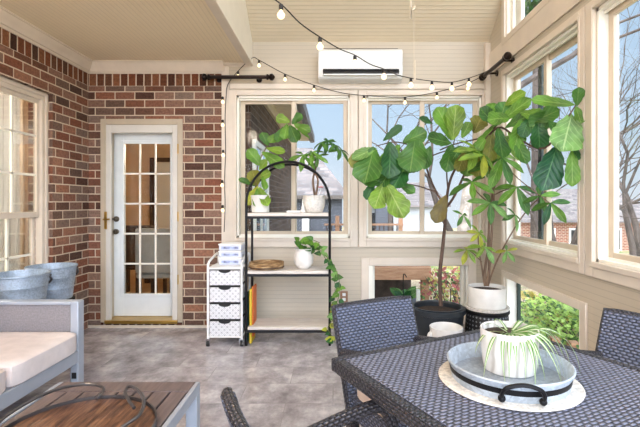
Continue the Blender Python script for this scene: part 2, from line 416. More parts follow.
def spline(pts, n=6):
    pts = [Vector(p) for p in pts]; q = [pts[0]*2-pts[1]]+pts+[pts[-1]*2-pts[-2]]; out = []
    for i in range(1, len(q)-2):
        a, b, c, d = q[i-1], q[i], q[i+1], q[i+2]
        for k in range(n):
            t = k/n; out.append(.5*((2*b)+(c-a)*t+(2*a-5*b+4*c-d)*t*t+(3*b-a-3*c+d)*t**3))
    return out+[pts[-1]]
def pillow(c, d, puff=.25, n=8):
    """soft cushion: rounded box with a crown"""
    mb = MB(); mb.smooth = True; idx = {}
    bm = bmesh.new(); bmesh.ops.create_cube(bm, size=2); bmesh.ops.subdivide_edges(bm, edges=bm.edges[:], cuts=n, use_grid_fill=True)
    for v in bm.verts:
        x, y, z = v.co; e = 12
        l = (abs(x)**e+abs(y)**e+abs(z)**e)**(1/e); x, y, z = x/l, y/l, z/l
        z *= 1+puff*(1-x*x)*(1-y*y)
        idx[v.index] = len(mb.v); mb.v.append(Vector((c[0]+x*d[0]/2, c[1]+y*d[1]/2, c[2]+z*d[2]/2)))
    for f in bm.faces: mb.face([idx[v.index] for v in f.verts])
    bm.free(); return mb
# ------------------------------------------------------------------ room shell
XL, XR, YB = -2.53, 1.615, 4.42          # left wall, right wall, back wall
XF = -.833                                # edge of the low ceiling
ZL, ZV, SL = 2.735, 2.957, .72            # low ceiling, vault springing, vault slope
RIDGE = 2.1
YN = -1.5
def vz(y): return ZV+SL*(YB-y) if y >= RIDGE else ZV+SL*(YB-RIDGE)
struct(MB().bx(XL-.3, XR+.12, YN, YB+.14, -.12, 0).build('floor', M['floor']))
m = MB().bx(XL-.2, XF-.03, YN, YB+.1, ZL, ZL+.08); struct(m.build('ceiling', M['bead_y']))
m = MB()
for y0, y1 in ((RIDGE, YB+.1), (YN, RIDGE)):
    b = len(m.v); L = math.hypot(y1-y0, vz(y1)-vz(y0))
    for x in (XF, XR+.12):
        for y in (y0, y1):
            for dz in (0, .08): m.v.append(Vector((x, y, vz(y)+dz)))
    m.face((b, b+4, b+6, b+2), ((XF,0),(XR,0),(XR,L),(XF,L)))
    m.face((b+1, b+3, b+7, b+5)); m.face((b, b+1, b+5, b+4)); m.face((b+2, b+6, b+7, b+3)); m.face((b, b+2, b+3, b+1)); m.face((b+4, b+5, b+7, b+6))
struct(m.build('ceiling_vault', M['bead_x']))
# fascia from low ceiling up to the vault
m = MB().poly([(XF,YN,ZL-.012),(XF,YB,ZL-.012),(XF,YB,ZV),(XF,RIDGE,vz(RIDGE)),(XF,YN,vz(YN))], (-.06,0,0)); struct(m.build('wall_fascia', M['fascia']))
m = MB().bx(XF-.07, XF+.006, YN, YB-.002, ZL-.022, ZL-.013); struct(m.build('trim_1', M['trim']), 'cream edge board along the drop of the low ceiling')
# left brick wall with window opening (y 2.86..3.85, z .45..2.28)
WY0, WY1, WZ0, WZ1 = 2.80, 3.85, .46, 2.275
m = MB(); t = -.22
m.bx(XL+t, XL, WY1, YB, 0, 2.5); m.bx(XL+t, XL, YN, WY0, 0, 2.5); m.bx(XL+t, XL, WY0, WY1, 0, WZ0); m.bx(XL+t, XL, WY0, WY1, WZ1, 2.5)
m.k = 1; m.bx(XL+t, XL, YN, YB, 2.5, 2.735)
struct(m.build('wall_left', [M['brick'], M['soldier']]))
# back wall: brick part with the door opening, siding part with window openings
DX0, DX1 = -2.405, -1.555     # door frame outer
XB = -1.149
m = MB(); Y2 = YB+.22
m.bx(XL-.22, DX0, YB, Y2, 0, 2.5); m.bx(DX1, XB, YB, Y2, 0, 2.5); m.bx(DX0, DX1, YB, Y2, 2.16, 2.5)
m.k = 1; m.bx(XL-.22, XB, YB, Y2, 2.5, 2.735)
m.k = 2; m.bx(DX0, DX1, YB, Y2, 0, .055)
struct(m.build('wall_back', [M['brick'], M['soldier'], M['rowlock']]))
YS = YB+.12
m = MB()
A1 = (-.995, .175); A2 = (.345, 1.535); ZO = (.93, 2.40); LW = (.37, 1.42); LZ = (.12, .645)
m.bx(XB, A1[0], YB, YS, 0, ZV+.1)
m.bx(A1[0], XR, YB, YS, ZO[1], ZV+.1)
m.bx(A1[1], A2[0], YB, YS, 0, ZO[1])
m.bx(A1[0], A1[1], YB, YS, 0, ZO[0])
m.bx(A2[1], XR, YB, YS, 0, ZO[1])
m.bx(A2[0], A2[1], YB, YS, LZ[1], ZO[0]); m.bx(A2[0], LW[0], YB, YS, 0, LZ[1]); m.bx(LW[1], A2[1], YB, YS, 0, LZ[1]); m.bx(LW[0], LW[1], YB, YS, 0, LZ[0])
m.bx(XF-.2, XB, YB, YS, ZL-.02, ZV+.1)
struct(m.build('wall_back_siding', M['siding']))
# right wall
RW1 = (2.77, 3.985); RW2 = (1.35, 2.615); RZ = (.93, 2.48); RL = (2.76, 4.0); RLZ = (.12, .645)
m = MB(); X2 = XR+.14; CY0, CY1, CZ = 2.3, 3.98, 2.83
m.bx(XR, X2, RW1[1], YB+.12, RLZ[1], CZ); m.bx(XR, X2, RL[1], YB+.12, 0, RLZ[1])
m.bx(XR, X2, RW2[0]-.2, RW1[1], RLZ[1], RZ[0]); m.bx(XR, X2, RW2[1], RW1[0], RZ[0], RZ[1]); m.bx(XR, X2, RW2[0]-.2, RW2[0], RZ[0], RZ[1])
m.bx(XR, X2, RW2[0]-.2, RW1[1], RZ[1], CZ); m.bx(XR, X2, RL[0], RL[1], 0, RLZ[0]); m.bx(XR, X2, RW2[0]-.2, RL[0], 0, RLZ[1])
m.poly([(XR,CY1,CZ),(XR,YB+.12,CZ),(XR,YB+.12,ZV+.02),(XR,CY1,vz(CY1)+.02)], (.14,0,0))
m.poly([(XR,RW2[0]-.2,CZ),(XR,CY0,CZ),(XR,CY0,vz(CY0)+.02),(XR,RIDGE,vz(RIDGE)+.02),(XR,RW2[0]-.2,vz(RW2[0]-.2)+.02)], (.14,0,0))
struct(m.build('wall_right', M['siding']))
# crown moulding (profile runs along y on the left wall, along x on the back wall)
def crown(name, a, b, out, h=.108, d=.095):
    m = MB(); a, b, out = Vector(a), Vector(b), Vector(out)
    prof = [(0,0),(0,-h),(.012,-h),(.02,-h+.018),(.034,-h+.022),(.05,-h*.45),(d-.02,-.03),(d-.015,-.014),(d,-.01),(d,0)]
    n = len(prof); base = len(m.v)
    for p in (a, b):
        for o, z in prof: m.v.append(p+out*o+Vector((0,0,z)))
    for i in range(n): j = (i+1) % n; m.face((base+i, base+j, base+n+j, base+n+i))
    m.face([base+i for i in range(n)]); m.face([base+n+i for i in range(n)][::-1])
    return struct(m.build(name, M['trim']))
crown('trim_2', (XL,YN,ZL), (XL,YB,ZL), (1,0,0))
crown('trim_3', (XL,YB,ZL), (XB+.03,YB,ZL), (0,-1,0))
crown('trim_4', (XB+.03,YB,ZL), (XF-.02,YB,ZL), (0,-1,0), .035, .03)
struct(MB().bx(XL, XB+.06, YB-.012, YB-.001, 0, .026).build('baseboard_back', M['trim']))
struct(MB().bx(XB, XB+.075, YB-.022, YB-.001, .0, 2.70).build('trim_5', M['trim']), 'cream corner board where the brick meets the siding')
struct(MB().bx(XB+.085, XR-.002, YB-.016, YB-.001, 2.47, 2.52).build('trim_6', M['trim']), 'cream band above the back windows')
struct(MB().bx(XR-.016, XR-.001, RW2[0]-.2, YB-.02, 2.60, 2.82).build('trim_7', M['trim']), 'flat board between the side windows and the clerestory')
struct(MB().bx(XR-.055, XR-.002, YB-.055, YB-.002, 0, ZV-.03).build('trim_8', M['trim']), 'cream corner post')
# ------------------------------------------------------------------ windows
def frame_rect(m, ax, a0, a1, z0, z1, w, p0, p1, wb=None, wt=None):
    """rectangular frame; ax 'x': lies along x with depth p0..p1 in y; 'y': along y with depth in x"""
    wb = w if wb is None else wb; wt = w if wt is None else wt
    def q(u0, u1, c0, c1):
        if ax == 'x': m.bx(u0, u1, p0, p1, c0, c1)
        else: m.bx(p0, p1, u0, u1, c0, c1)
    q(a0, a0+w, z0, z1); q(a1-w, a1, z0, z1); q(a0+w, a1-w, z0, z0+wb); q(a0+w, a1-w, z1-wt, z1); return m
def slider(idx, ax, op, z, wall, casing, label, flip=1):
    """two-sash sliding window in a deep opening. wall = interior wall plane, outward = +"""
    loc = ((op[0]+op[1])/2, wall, z[0]) if ax == 'x' else (wall, (op[0]+op[1])/2, z[0])
    r = thing('window_%d' % idx, loc, label, 'window', kind='structure')
    cl, cr, ct, cb = casing
    m = MB()
    def q(m, u0, u1, p0, p1, c0, c1):
        if ax == 'x': m.bx(u0, u1, wall+p0, wall+p1, c0, c1)
        else: m.bx(wall+p0, wall+p1, u0, u1, c0, c1)
    a, b = op
    q(m, a-cl, a, -.022, -.001, z[0]-cb, z[1]+ct); q(m, b, b+cr, -.022, -.001, z[0]-cb, z[1]+ct)
    q(m, a, b, -.022, -.001, z[1], z[1]+ct); q(m, a, b, -.022, -.001, z[0]-cb, z[0])
    q(m, a-cl*.35, a, -.03, -.022, z[0]-cb*.35, z[1]+ct*.35); q(m, b, b+cr*.35, -.03, -.022, z[0]-cb*.35, z[1]+ct*.35)
    q(m, a, b, -.03, -.022, z[1], z[1]+ct*.35); q(m, a, b, -.034, -.022, z[0]-cb*.35, z[0])
    m.build('casing', M['trim'], r, .004)
    m = MB()
    q(m, a, a+.02, 0, .12, z[0], z[1]); q(m, b-.02, b, 0, .12, z[0], z[1]); q(m, a, b, 0, .12, z[1]-.02, z[1]); q(m, a, b, 0, .12, z[0], z[0]+.018)
    q(m, a+.02, b-.02, .035, .043, z[0]+.018, z[0]+.034); q(m, a+.02, b-.02, .035, .043, z[1]-.04, z[1]-.02)
    m.build('jamb', M['trim_white'], r)
    mid = (a+b)/2
    for k, (u0, u1, p) in enumerate(((a+.02, mid+.028, .085), (mid-.028, b-.02, .06))):
        m = MB()
        pp = (wall+p, wall+p+.024)
        frame_rect(m, ax, u0, u1, z[0]+.018, z[1]-.02, .046, *pp)
        s = m.build('sash', M['sash'], r, .004)
        m = MB(); q(m, u0+.044, u1-.044, p+.010, p+.014, z[0]+.06, z[1]-.064); m.build('glass_pane', M['glass'], s)
    return r
slider(2, 'x', A1, ZO, YB, (.085,.08,.055,.095), 'white sliding window behind the shelf unit with a grey brick wing outside')
slider(3, 'x', A2, ZO, YB, (.08,.04,.055,.095), 'white sliding window on the back wall behind the large leafy tree')
w4 = slider(4, 'y', RW1, RZ, XR, (.062,.07,.06,.095), 'sliding side window left of the groove on the right wall')
slider(5, 'y', RW2, RZ, XR, (.07,.083,.06,.095), 'sliding side window at the right edge of the photo')
MB().bx(XR+.118, XR+.15, 3.545, 3.605, RZ[0]+.02, RZ[1]-.02).build('screen_frame', M['post'], w4)
def fixed(idx, ax, op, z, wall, label, cw=.08, sashmat='trim_white'):
    loc = ((op[0]+op[1])/2, wall, z[0]) if ax == 'x' else (wall, (op[0]+op[1])/2, z[0])
    r = thing('window_%d' % idx, loc, label, 'window', kind='structure')
    m = MB(); frame_rect(m, ax, op[0]-cw, op[1]+cw*.75, z[0]-cw, z[1]+(cw if ax == 'x' else .01), cw, wall-.02, wall-.001); m.build('casing', M['trim'], r, .004)
    m = MB(); frame_rect(m, ax, op[0], op[1], z[0], z[1], .04, wall, wall+.11, .02, .008); m.build('jamb', M['trim_white'], r)
    m = MB(); frame_rect(m, ax, op[0]+.04, op[1]-.04, z[0]+.02, z[1]-.008, .03, wall+.09, wall+.115, .03, .012); s = m.build('sash', M[sashmat], r)
    m = MB()
    if ax == 'x': m.bx(op[0]+.06, op[1]-.06, wall+.1, wall+.104, z[0]+.04, z[1]-.02)
    else: m.bx(wall+.1, wall+.104, op[0]+.06, op[1]-.06, z[0]+.04, z[1]-.02)
    m.build('glass_pane', M['glass'], s)
fixed(6, 'x', LW, LZ, YB, 'low knee-wall window behind the wicker chair and black pot')
fixed(7, 'y', RL, RLZ, XR, 'low knee-wall window on the right wall with green shrubs outside', .06, 'post')
# clerestory following the vault
r = thing('window_8', (XR,3.1,CZ), 'tall clerestory window under the sloping ceiling at the top right', 'window', kind='structure')
m = MB()
m.bx(XR-.02, XR, CY1-.005, CY1+.06, CZ-.05, vz(CY1+.05)-.01); m.bx(XR-.02, XR, CY0, CY1, CZ-.05, CZ); m.build('casing', M['trim'], r)
m = MB(); m.bx(XR, XR+.12, CY0, CY1, CZ, CZ+.025); m.bx(XR, XR+.12, CY1-.03, CY1, CZ, vz(CY1)); m.bx(XR+.03, XR+.05, CY1-.08, CY1-.03, CZ+.02, vz(CY1))
m.build('jamb', M['trim_white'], r)
m = MB(); m.bx(XR+.08, XR+.11, CY1-.14, CY1-.03, CZ+.02, vz(CY1)-.02); m.bx(XR+.08, XR+.11, CY0, CY1-.03, CZ+.02, CZ+.07); s = m.build('sash', M['trim_white'], r)
m = MB().poly([(XR+.095,CY0,CZ+.07),(XR+.095,CY1-.14,CZ+.07),(XR+.095,CY1-.14,vz(CY1)),(XR+.095,CY0,vz(CY0)-.02)], (.004,0,0)); m.build('glass_pane', M['glass'], s)
# left double-hung window with muntins
r = thing('window_1', (XL-.06,3.3,WZ0), 'cream double hung window in the left brick wall with white grilles', 'window', kind='structure')
xw = XL-.055
m = MB(); frame_rect(m, 'y', WY0, WY1, WZ0, WZ1, .075, xw-.05, xw+.012); frame_rect(m, 'y', WY0+.012, WY1-.012, WZ0+.012, WZ1-.012, .03, xw+.012, xw+.026); m.build('casing', M['trim'], r, .004)
for nm, z0, z1, dx in (('upper_sash', 1.165, 2.2, -.012), ('lower_sash', .535, 1.20, -.05)):
    m = MB(); frame_rect(m, 'y', WY0+.075, WY1-.075, z0, z1, .035, xw+dx-.03, xw+dx, .05); s = m.build(nm, M['trim'], r, .003)
    m = MB()
    ya, yb = WY0+.11, WY1-.11
    for k in (1, 2): yy = yb-(yb-ya)*k/3; m.bx(xw+dx-.02, xw+dx-.006, yy-.009, yy+.009, z0+.03, z1-.03)
    zz = (1.535, 1.878) if z0 > 1 else (.84,)
    for z in zz: m.bx(xw+dx-.02, xw+dx-.006, ya, yb, z-.009, z+.009)
    m.build('grille', M['trim_white'], s)
    m = MB().bx(xw+dx-.016, xw+dx-.012, ya-.02, yb+.02, z0+.03, z1-.02); m.build('glass_pane', M['glass_d'], s)
# curtains and room behind the left window
def curtain(name, x, y0, y1, z0, z1, mt, label):
    m = MB(); m.smooth = True; n = 40; b = 0
    for side in (0, 1):
        for i in range(n+1):
            y = y0+(y1-y0)*i/n; dx = .025*math.sin(i*1.25)+.01*math.sin(i*.6)
            for z in (z0, z1): m.v.append(Vector((x+dx-side*.006, y, z)))
    N = 2*(n+1)
    for i in range(n):
        m.face((2*i, 2*i+2, 2*i+3, 2*i+1)); m.face((N+2*i, N+2*i+1, N+2*i+3, N+2*i+2))
    return tag(m.build(name, mt), label, 'curtain')
curtain('curtain', -2.86, 3.58, 3.90, .3, 2.35, M['curtain'], 'white sheer curtain hanging inside the left window beside its right edge')
curtain('curtain', -2.90, 3.94, 4.3, .3, 2.35, M['curtain_tan'], 'tan drape hanging inside the left window at its far right edge')
curtain('curtain', -2.86, 2.72, 2.95, .3, 2.35, M['curtain'], 'white sheer curtain hanging inside the left window beside its left edge')
m = MB(); m.bx(-5.0, -2.76, 1.6, 4.6, -.05, 0); m.bx(-5.0, -2.76, 1.6, 4.6, 2.6, 2.65); m.bx(-5.05, -5, 1.6, 4.6, 0, 2.6); m.bx(-5, -2.78, 4.55, 4.6, 0, 2.6); m.bx(-5, -2.78, 1.6, 1.65, 0, 2.6)
struct(m.build('wall_bedroom', M['whitewall']), 'pale walls of the room behind the left window')
# ------------------------------------------------------------------ door
YD = YB+.15
r = thing('door_1', (-1.98,YB,.05), 'white glazed door with fifteen panes in a taupe frame in the brick wall', 'door', kind='structure')
m = MB(); frame_rect(m, 'x', DX0, DX1, .055, 2.16, .055, YB-.012, YB+.02, .0, .06); frame_rect(m, 'x', DX0+.04, DX1-.04, .055, 2.12, .02, YB+.02, YB+.20, .02, .02)
m.build('door_frame', M['door_frame'], r, .005)
m = MB(); m.bx(-2.375, -2.303, YB+.0, YB+.03, .075, 2.10); m.bx(-1.666, -1.585, YB+.0, YB+.03, .075, 2.10); m.bx(-2.303, -1.666, YB+.0, YB+.03, 2.018, 2.10); m.build('inner_frame', M['door_grey'], r, .004)
m = MB().bx(DX0+.05, DX1-.05, YB-.03, YB+.19, .045, .078); m.build('threshold', M['brass'], r, .004)
sx = lambda u: (u-333)/427*YD
sz = lambda v: CAMZ-(v-203)/427*YD
x0, x1 = sx(110.5), sx(110.5)+.79; g0, g1 = sx(123.7), sx(110.5)+.79-.145; zt, zb = 2.075, .08; gt, gb = sz(143.5), sz(294)
m = MB(); m.bx(x0, g0, YD, YD+.045, zb, zt); m.bx(g1, x1, YD, YD+.045, zb, zt); m.bx(g0, g1, YD, YD+.045, gt, zt); m.bx(g0, g1, YD, YD+.045, zb, gb)
slab = m.build('door_slab', M['door_white'], r, .003)
m = MB(); frame_rect(m, 'x', g0-.03, g1+.03, gb-.03, gt+.03, .035, YD-.014, YD-.001); m.build('glazing_bead', M['door_white'], slab, .004)
m = MB()
for k in (1, 2): xx = g0+(g1-g0)*k/3; m.bx(xx-.009, xx+.009, YD+.008, YD+.02, gb, gt)
for k in range(1, 5): zz = gb+(gt-gb)*k/5; m.bx(g0, g1, YD+.008, YD+.02, zz-.009, zz+.009)
m.build('grille', M['trim_white'], slab)
MB().bx(g0, g1, YD+.012, YD+.016, gb, gt).build('glass_pane', M['glass_d'], slab)
hx, hz = sx(116.5), sz(219)
m = MB(); m.tube([(hx,YD-.001,hz),(hx,YD-.012,hz)], .03, 16); m.tube([(hx,YD-.012,hz),(hx,YD-.05,hz)], .012, 10); m.tube(spline([(hx,YD-.05,hz),(hx-.05,YD-.055,hz+.004),(hx-.1,YD-.05,hz)]), .009, 8)
m.build('lever_handle', M['pewter'], r)
m = MB(); m.tube([(hx,YD-.001,hz-.135),(hx,YD-.025,hz-.135)], .028, 16); m.box((hx,YD-.035,hz-.135), (.012,.02,.03)); m.build('deadbolt', M['pewter'], r)
m = MB(); m.bx(DX0+.045, DX0+.07, YB-.02, YB-.012, 1.02, 1.2); m.tube([(DX0+.057,YB-.02,1.12),(DX0+.057,YB-.06,1.12)], .008, 8); m.tube([(DX0+.057,YB-.06,1.12),(DX0+.12,YB-.06,1.125)], .008, 8)
m.build('latch_plate', M['brass'], r)
m = MB()
for z in (.5, 1.15, 1.85): m.bx(DX1-.052, DX1-.04, YB-.018, YB-.012, z-.05, z+.05)
m.build('hinge', M['brass'], r)
# dining room behind the door
m = MB(); m.bx(-4.2, -1.05, 4.62, 8.6, -.05, .0); m.bx(-4.2, -1.05, 4.62, 8.6, 2.6, 2.65); m.bx(-4.2, -1.0, 8.55, 8.6, 0, 2.6); m.bx(-4.25, -4.2, 4.62, 8.6, 0, 2.6)
struct(m.build('wall_dining_room', M['tanwall']), 'tan walls of the dining room behind the glazed door')
m = MB(); m.bx(-3.55, -2.75, 8.5, 8.54, .05, 2.1); struct(m.build('door_2', M['door_white']), 'pale inner door seen through the glazed door', 'door')
m = MB(); frame_rect(m, 'x', -3.64, -2.66, 0, 2.19, .08, 8.47, 8.54, 0); struct(m.build('trim_9', M['chairwood']), 'dark frame around the pale inner door')
t = thing('dining_table', (-2.45,6.55,0), 'dark wooden dining table inside seen through the glazed door', 'table')
MB().bx(-3.1, -1.75, 6.1, 7.0, .72, .76).build('tabletop', M['chairwood'], t, .006)
for x in (-3.0,-1.85):
    for y in (6.2,6.9): MB().bx(x-.035, x+.035, y-.035, y+.035, 0, .72).build('leg', M['chairwood'], t)
def diningchair(loc, label, mt):
    t = thing('dining_chair', loc, label, 'chair', 'chairs in the dining room'); X, Y, _ = loc
    MB().bx(X-.22, X+.22, Y-.22, Y+.22, .42, .48).build('seat', mt, t, .02)
    MB().bx(X-.22, X+.22, Y-.24, Y-.19, .48, 1.0).build('backrest', mt, t, .02)
    for a in (-.19,.19):
        for b in (-.19,.19): MB().bx(X+a-.02, X+a+.02, Y+b-.02, Y+b+.02, 0, .42).build('leg', M['chairwood'], t)
diningchair((-2.53,5.75,0), 'brown dining chair on the left behind the door glass', M['chairwood'])
diningchair((-2.05,5.12,0), 'white slipcovered dining chair on the right behind the door glass', M['slip'])
t = thing('fill_pendant', (-1.5,5.9,2.6), 'unseen pendant lamp added to brighten the dining room behind the door', 'lamp')  # added out of sight so the room behind the door reads lit
MB().tube([(-1.5,5.9,2.6),(-1.5,5.9,2.2)], .008, 6).build('cable', M['black'], t)
MB().sphere((-1.5,5.9,2.08), .12).build('fill_shade', M['lamp'], t)
t = thing('bedroom_fill_lamp', (-3.9,3.2,2.6), 'unseen ceiling lamp added to brighten the room behind the left window', 'lamp')  # added out of sight to brighten the curtains and bedroom walls
MB().lathe([(.0,2.45),(.14,2.48),(.18,2.55),(.16,2.6)], (-3.9,3.2,0)).build('fill_shade', M['bedroom_fill'], t)
# ------------------------------------------------------------------ wall fittings
t = thing('air_conditioner', (.27,4.3,2.51), 'white wall mounted split air conditioner above the back windows', 'air conditioner')
ax0, ax1 = -.148, .692
m = MB().poly([(ax0,YB-.002,2.52),(ax0,YB-.002,2.826),(ax0,YB-.17,2.826),(ax0,YB-.2,2.80),(ax0,YB-.205,2.60),(ax0,YB-.17,2.535),(ax0,YB-.12,2.52)], (ax1-ax0,0,0))
m.build('housing', M['white_plastic'], t, .012, seg=3)
m = MB().bar((ax0+.05,YB-.196,2.588),(ax1-.04,YB-.196,2.588), .03, .05); m.build('outlet_slot', M['slot'], t)
m = MB().bar((ax0+.06,YB-.205,2.594),(ax1-.05,YB-.205,2.594), .012, .012); m.bar((ax0+.055,YB-.196,2.556),(ax1-.045,YB-.196,2.556), .05, .012); m.build('louver', M['white_plastic'], t)
MB().bx(ax1-.16, ax1-.07, YB-.2075, YB-.2045, 2.64, 2.652).build('display', M['clear'], t)
MB().bx(ax0+.06, ax1-.05, YB-.2, YB-.198, 2.815, 2.82).build('intake_grille', M['slot'], t)
def rod(label, a, b, wall_dir):
    a, b = Vector(a), Vector(b); t = thing('curtain_rod', (a+b)/2, label, 'curtain rod'); d = (b-a).normalized()
    MB().tube([a, b], .019, 12).build('rod', M['bronze'], t)
    for p, s in ((a, -1), (b, 1)):
        m = MB(); q = d*s
        m.tube([p, p+q*.01, p+q*.02, p+q*.03, p+q*.045, p+q*.065, p+q*.08, p+q*.09], [.02,.03,.03,.018,.034,.036,.022,.004], 12); m.build('finial', M['bronze'], t)
    for f in (.12, .85):
        c = a+(b-a)*f; w = Vector(wall_dir)
        m = MB(); m.tube([c, c+w*.098], .01, 8); m.tube([c+w*.09, c+w*.099], .03, 14); m.build('bracket', M['bronze'], t)
rod('dark curtain rod across the brick and siding on the back wall', P(210,77,4.32), P(266,77,4.32), (0,1,0))
rod('dark curtain rod on the right wall above the side window', (1.515,3.76,2.565), (1.515,4.27,2.565), (1,0,0))
t = thing('wall_outlet', (P(344,297,4.41).x,YB-.004,.26), 'brown outlet plate with white sockets on the siding under the windows', 'outlet')
c = P(344,297,YB-.004)
MB().bx(c.x-.04, c.x+.04, YB-.008, YB-.001, c.z-.06, c.z+.06).build('plate', M['outlet'], t, .003)
for dz in (-.025,.025): MB().bx(c.x-.017, c.x+.017, YB-.011, YB-.008, c.z+dz-.016, c.z+dz+.016).build('socket', M['white_plastic'], t, .004)
# string lights
def string(label, pts, bulbs, br, loc):
    t = thing('string_light', loc, label, 'string lights', 'string lights')
    MB().tube(spline(pts, 5), .004, 5).build('cord', M['cord'], t)
    for b in bulbs:
        b = Vector(b)
        s = MB().lathe([(.007,.0),(.012,-.004),(.013,-.03),(.011,-.034)], b, 10).build('socket', M['cord'], t)
        MB().lathe([(.009,-.034),(br*.55,-.044),(br*.95,-.034-br*.9),(br,-.034-br*1.25),(br*.8,-.034-br*1.85),(br*.4,-.034-br*2.15),(.0005,-.034-br*2.22)], b, 14).build('bulb', M['bulb'], s)
A = [P(225,-45,2.0), P(250,-18,2.15), P(281,4,2.4), P(300,23,2.6), P(320,37,2.75), P(340,49,2.95), P(355,55,3.1), P(370,64,3.25), P(384,69,3.4), P(398,75,3.5), P(411,78,3.6), P(432,81,3.8), P(452,82,4.0), P(469,78,4.15), P(485,72,4.26), P(494,66,4.27)]
string('string light with large round bulbs hanging from upper left across the room', A, [A[0], A[2], A[4], A[6], A[8], A[10], A[11], A[12], A[13]], .0225, A[10])
B = [P(224,232,4.39), P(225,205,4.39), P(224.5,180,4.39), P(225.5,150,4.39), P(225,120,4.39), P(226,97,4.39), P(228,84,4.385), P(238,71,4.37), P(252,58,4.36), P(259,60,4.36), P(285,74,4.36), P(314,85,4.36), P(343,93,4.36), P(373,96,4.36), P(405,97,4.36), P(437,92,4.36), P(468,83,4.36), P(486,74,4.33)]
string('string light running up the corner board and along the top of the back windows', B, [B[1]+Vector((-.02,-.02,0)), B[2]+Vector((-.02,-.02,0)), B[3]+Vector((-.02,-.02,0)), B[4]+Vector((-.02,-.02,0)), B[5]+Vector((-.03,-.02,0)), B[7], B[9], B[10], B[11], B[12]*.3+B[13]*.7, B[14], B[15], B[16]], .018, B[8])
p = P(414,80,3.62); p.z += .0
t = thing('hanging_wire', (p.x,3.62,vz(3.62)), 'thin wire dropping from the sloping ceiling to the string light', 'wire')
MB().tube([(p.x,3.62,p.z),(p.x,3.62,vz(3.62))], .0022, 5).build('wire', M['soffit'], t)
MB().tube([(p.x+.008,3.62,p.z-.0),(p.x+.008,3.62,p.z+.17)], .008, 8).build('weight', M['soffit'], t)
t = thing('ceiling_hook', (P(411,0,2.8).x,2.8,vz(2.8)), 'small pale hook hanging at the top of the sloping ceiling', 'hook')
q = P(411,9,2.8); MB().tube(spline([(q.x,2.8,vz(2.8)),(q.x,2.8,q.z+.06),(q.x,2.8,q.z+.01),(q.x+.015,2.8,q.z-.004),(q.x+.03,2.8,q.z+.02)]), .007, 6).build('hook', M['soffit'], t)
for lab, q, r in (('unseen fill globe added under the high part of the sloping ceiling', (.5,1.3,4.2), .17), ('unseen fill globe added under the low flat ceiling', (-1.55,.9,2.55), .12)):
    t = thing('fill_globe', q, lab, 'lamp')  # globes added out of view to warm and brighten the porch
    MB().sphere(q, r, 20, 12).build('globe', M['room_fill' if q[0] > XF else 'room_fill_low'], t)
    zt = ZL if q[0] < XF else vz(q[1])
    MB().tube([(q[0],q[1],q[2]+r-.01),(q[0],q[1],zt-.02)], .02, 10).build('stem', M['bronze'], t); MB().lathe([(.09,zt-.03),(.09,zt-.001)], (q[0],q[1],0), 20).build('canopy', M['bronze'], t)
# ------------------------------------------------------------------ plants
FID = [(0,.06),(.08,.28),(.2,.52),(.35,.7),(.5,.86),(.66,1),(.8,.97),(.92,.68),(1,.1)]
OVAL = [(0,.05),(.15,.55),(.35,.9),(.55,1),(.75,.85),(.9,.5),(1,.03)]
LAN = [(0,.1),(.2,.55),(.45,.9),(.62,1),(.8,.75),(.92,.38),(1,.02)]
HEART = [(0,.3),(.08,.85),(.25,1),(.5,.85),(.75,.5),(.9,.22),(1,.02)]
LK = list(LEAF); LM = [LEAF[k] for k in LK]
def nrm(tilt=.5, up=.35):
    return Vector((random.uniform(-tilt,tilt), -1, up+random.uniform(-tilt,tilt)))
def fleaves(m, data, ws=1):
    for (u0, v0, y0, u1, v1, y1, w, k) in data:
        a, b = P(u0,v0,y0), P(u1,v1,y1)
        m.leaf(a, b, ws*w/427*(y0+y1)/2, nrm(.35), FID, .22, random.uniform(-.05,.16), .06, 12, LK.index(k))
def palmate(m, c, size, n, k, down=.4, az0=None, spread=2*PI, ks=None):
    c = Vector(c); az0 = random.random()*6 if az0 is None else az0
    pn = Vector((random.uniform(-.45,.45), -random.uniform(.55,.9), random.uniform(.35,.8))).normalized()
    a = pn.cross(Vector((0,0,1))).normalized(); b = a.cross(pn)
    for i in range(n):
        az = az0+spread*(i+random.uniform(-.12,.12))/n; d = a*math.cos(az)+b*math.sin(az); d.z -= down*.45; d = (d-pn*.12).normalized()
        L = size*random.uniform(.75,1.1)*(.8 if d.z > .2 else 1)
        m.leaf(c, c+d*L, L*.34, pn, LAN, .3, .14, .03, 6, LK.index(random.choice(ks) if ks else k))
def pot(t, c, prof, mt, soil_r, soil_z, name='pot'):
    MB().lathe(prof, c, 36).build(name, mt, t)
    MB().lathe([(.001,soil_z+.006),(soil_r*.6,soil_z+.008),(soil_r,soil_z)], c, 24).build('soil', M['soil'], t)
# --- big fiddle leaf fig in the black pot
c = (.92,3.76,0)
t = thing('fiddle_leaf_fig', c, 'tall leafy indoor tree with broad leaves in a black floor pot', 'potted plant')
pot(t, c, [(.17,.0),(.19,.02),(.225,.33),(.24,.335),(.24,.375),(.225,.38),(.205,.37),(.2,.30)], M['blackpl'], .205, .335)
MB().lathe([(.215,.372),(.222,.386),(.205,.386),(.2,.372)], c, 36, closed=True).build('liner_rim', M['blackpl'], t)
tk = MB()
def br(pts, r0, r1, n=7):
    q = spline(pts, 5); N = len(q); tk.tube(q, [r0+(r1-r0)*i/(N-1) for i in range(N)], n)
T0 = P(441,306,3.76)
br([T0, P(440,275,3.76), P(443,245,3.76), P(445,225,3.76), P(446,205,3.76)], .018, .013)
br([P(446,206,3.76), P(438,195,3.74), P(430,178,3.72), P(424,162,3.68), P(412,147,3.64), P(395,142,3.6), P(376,146,3.55)], .011, .004)
br([P(446,207,3.76), P(449,185,3.74), P(456,168,3.72), P(470,152,3.66), P(486,137,3.55), P(497,125,3.4)], .013, .006)
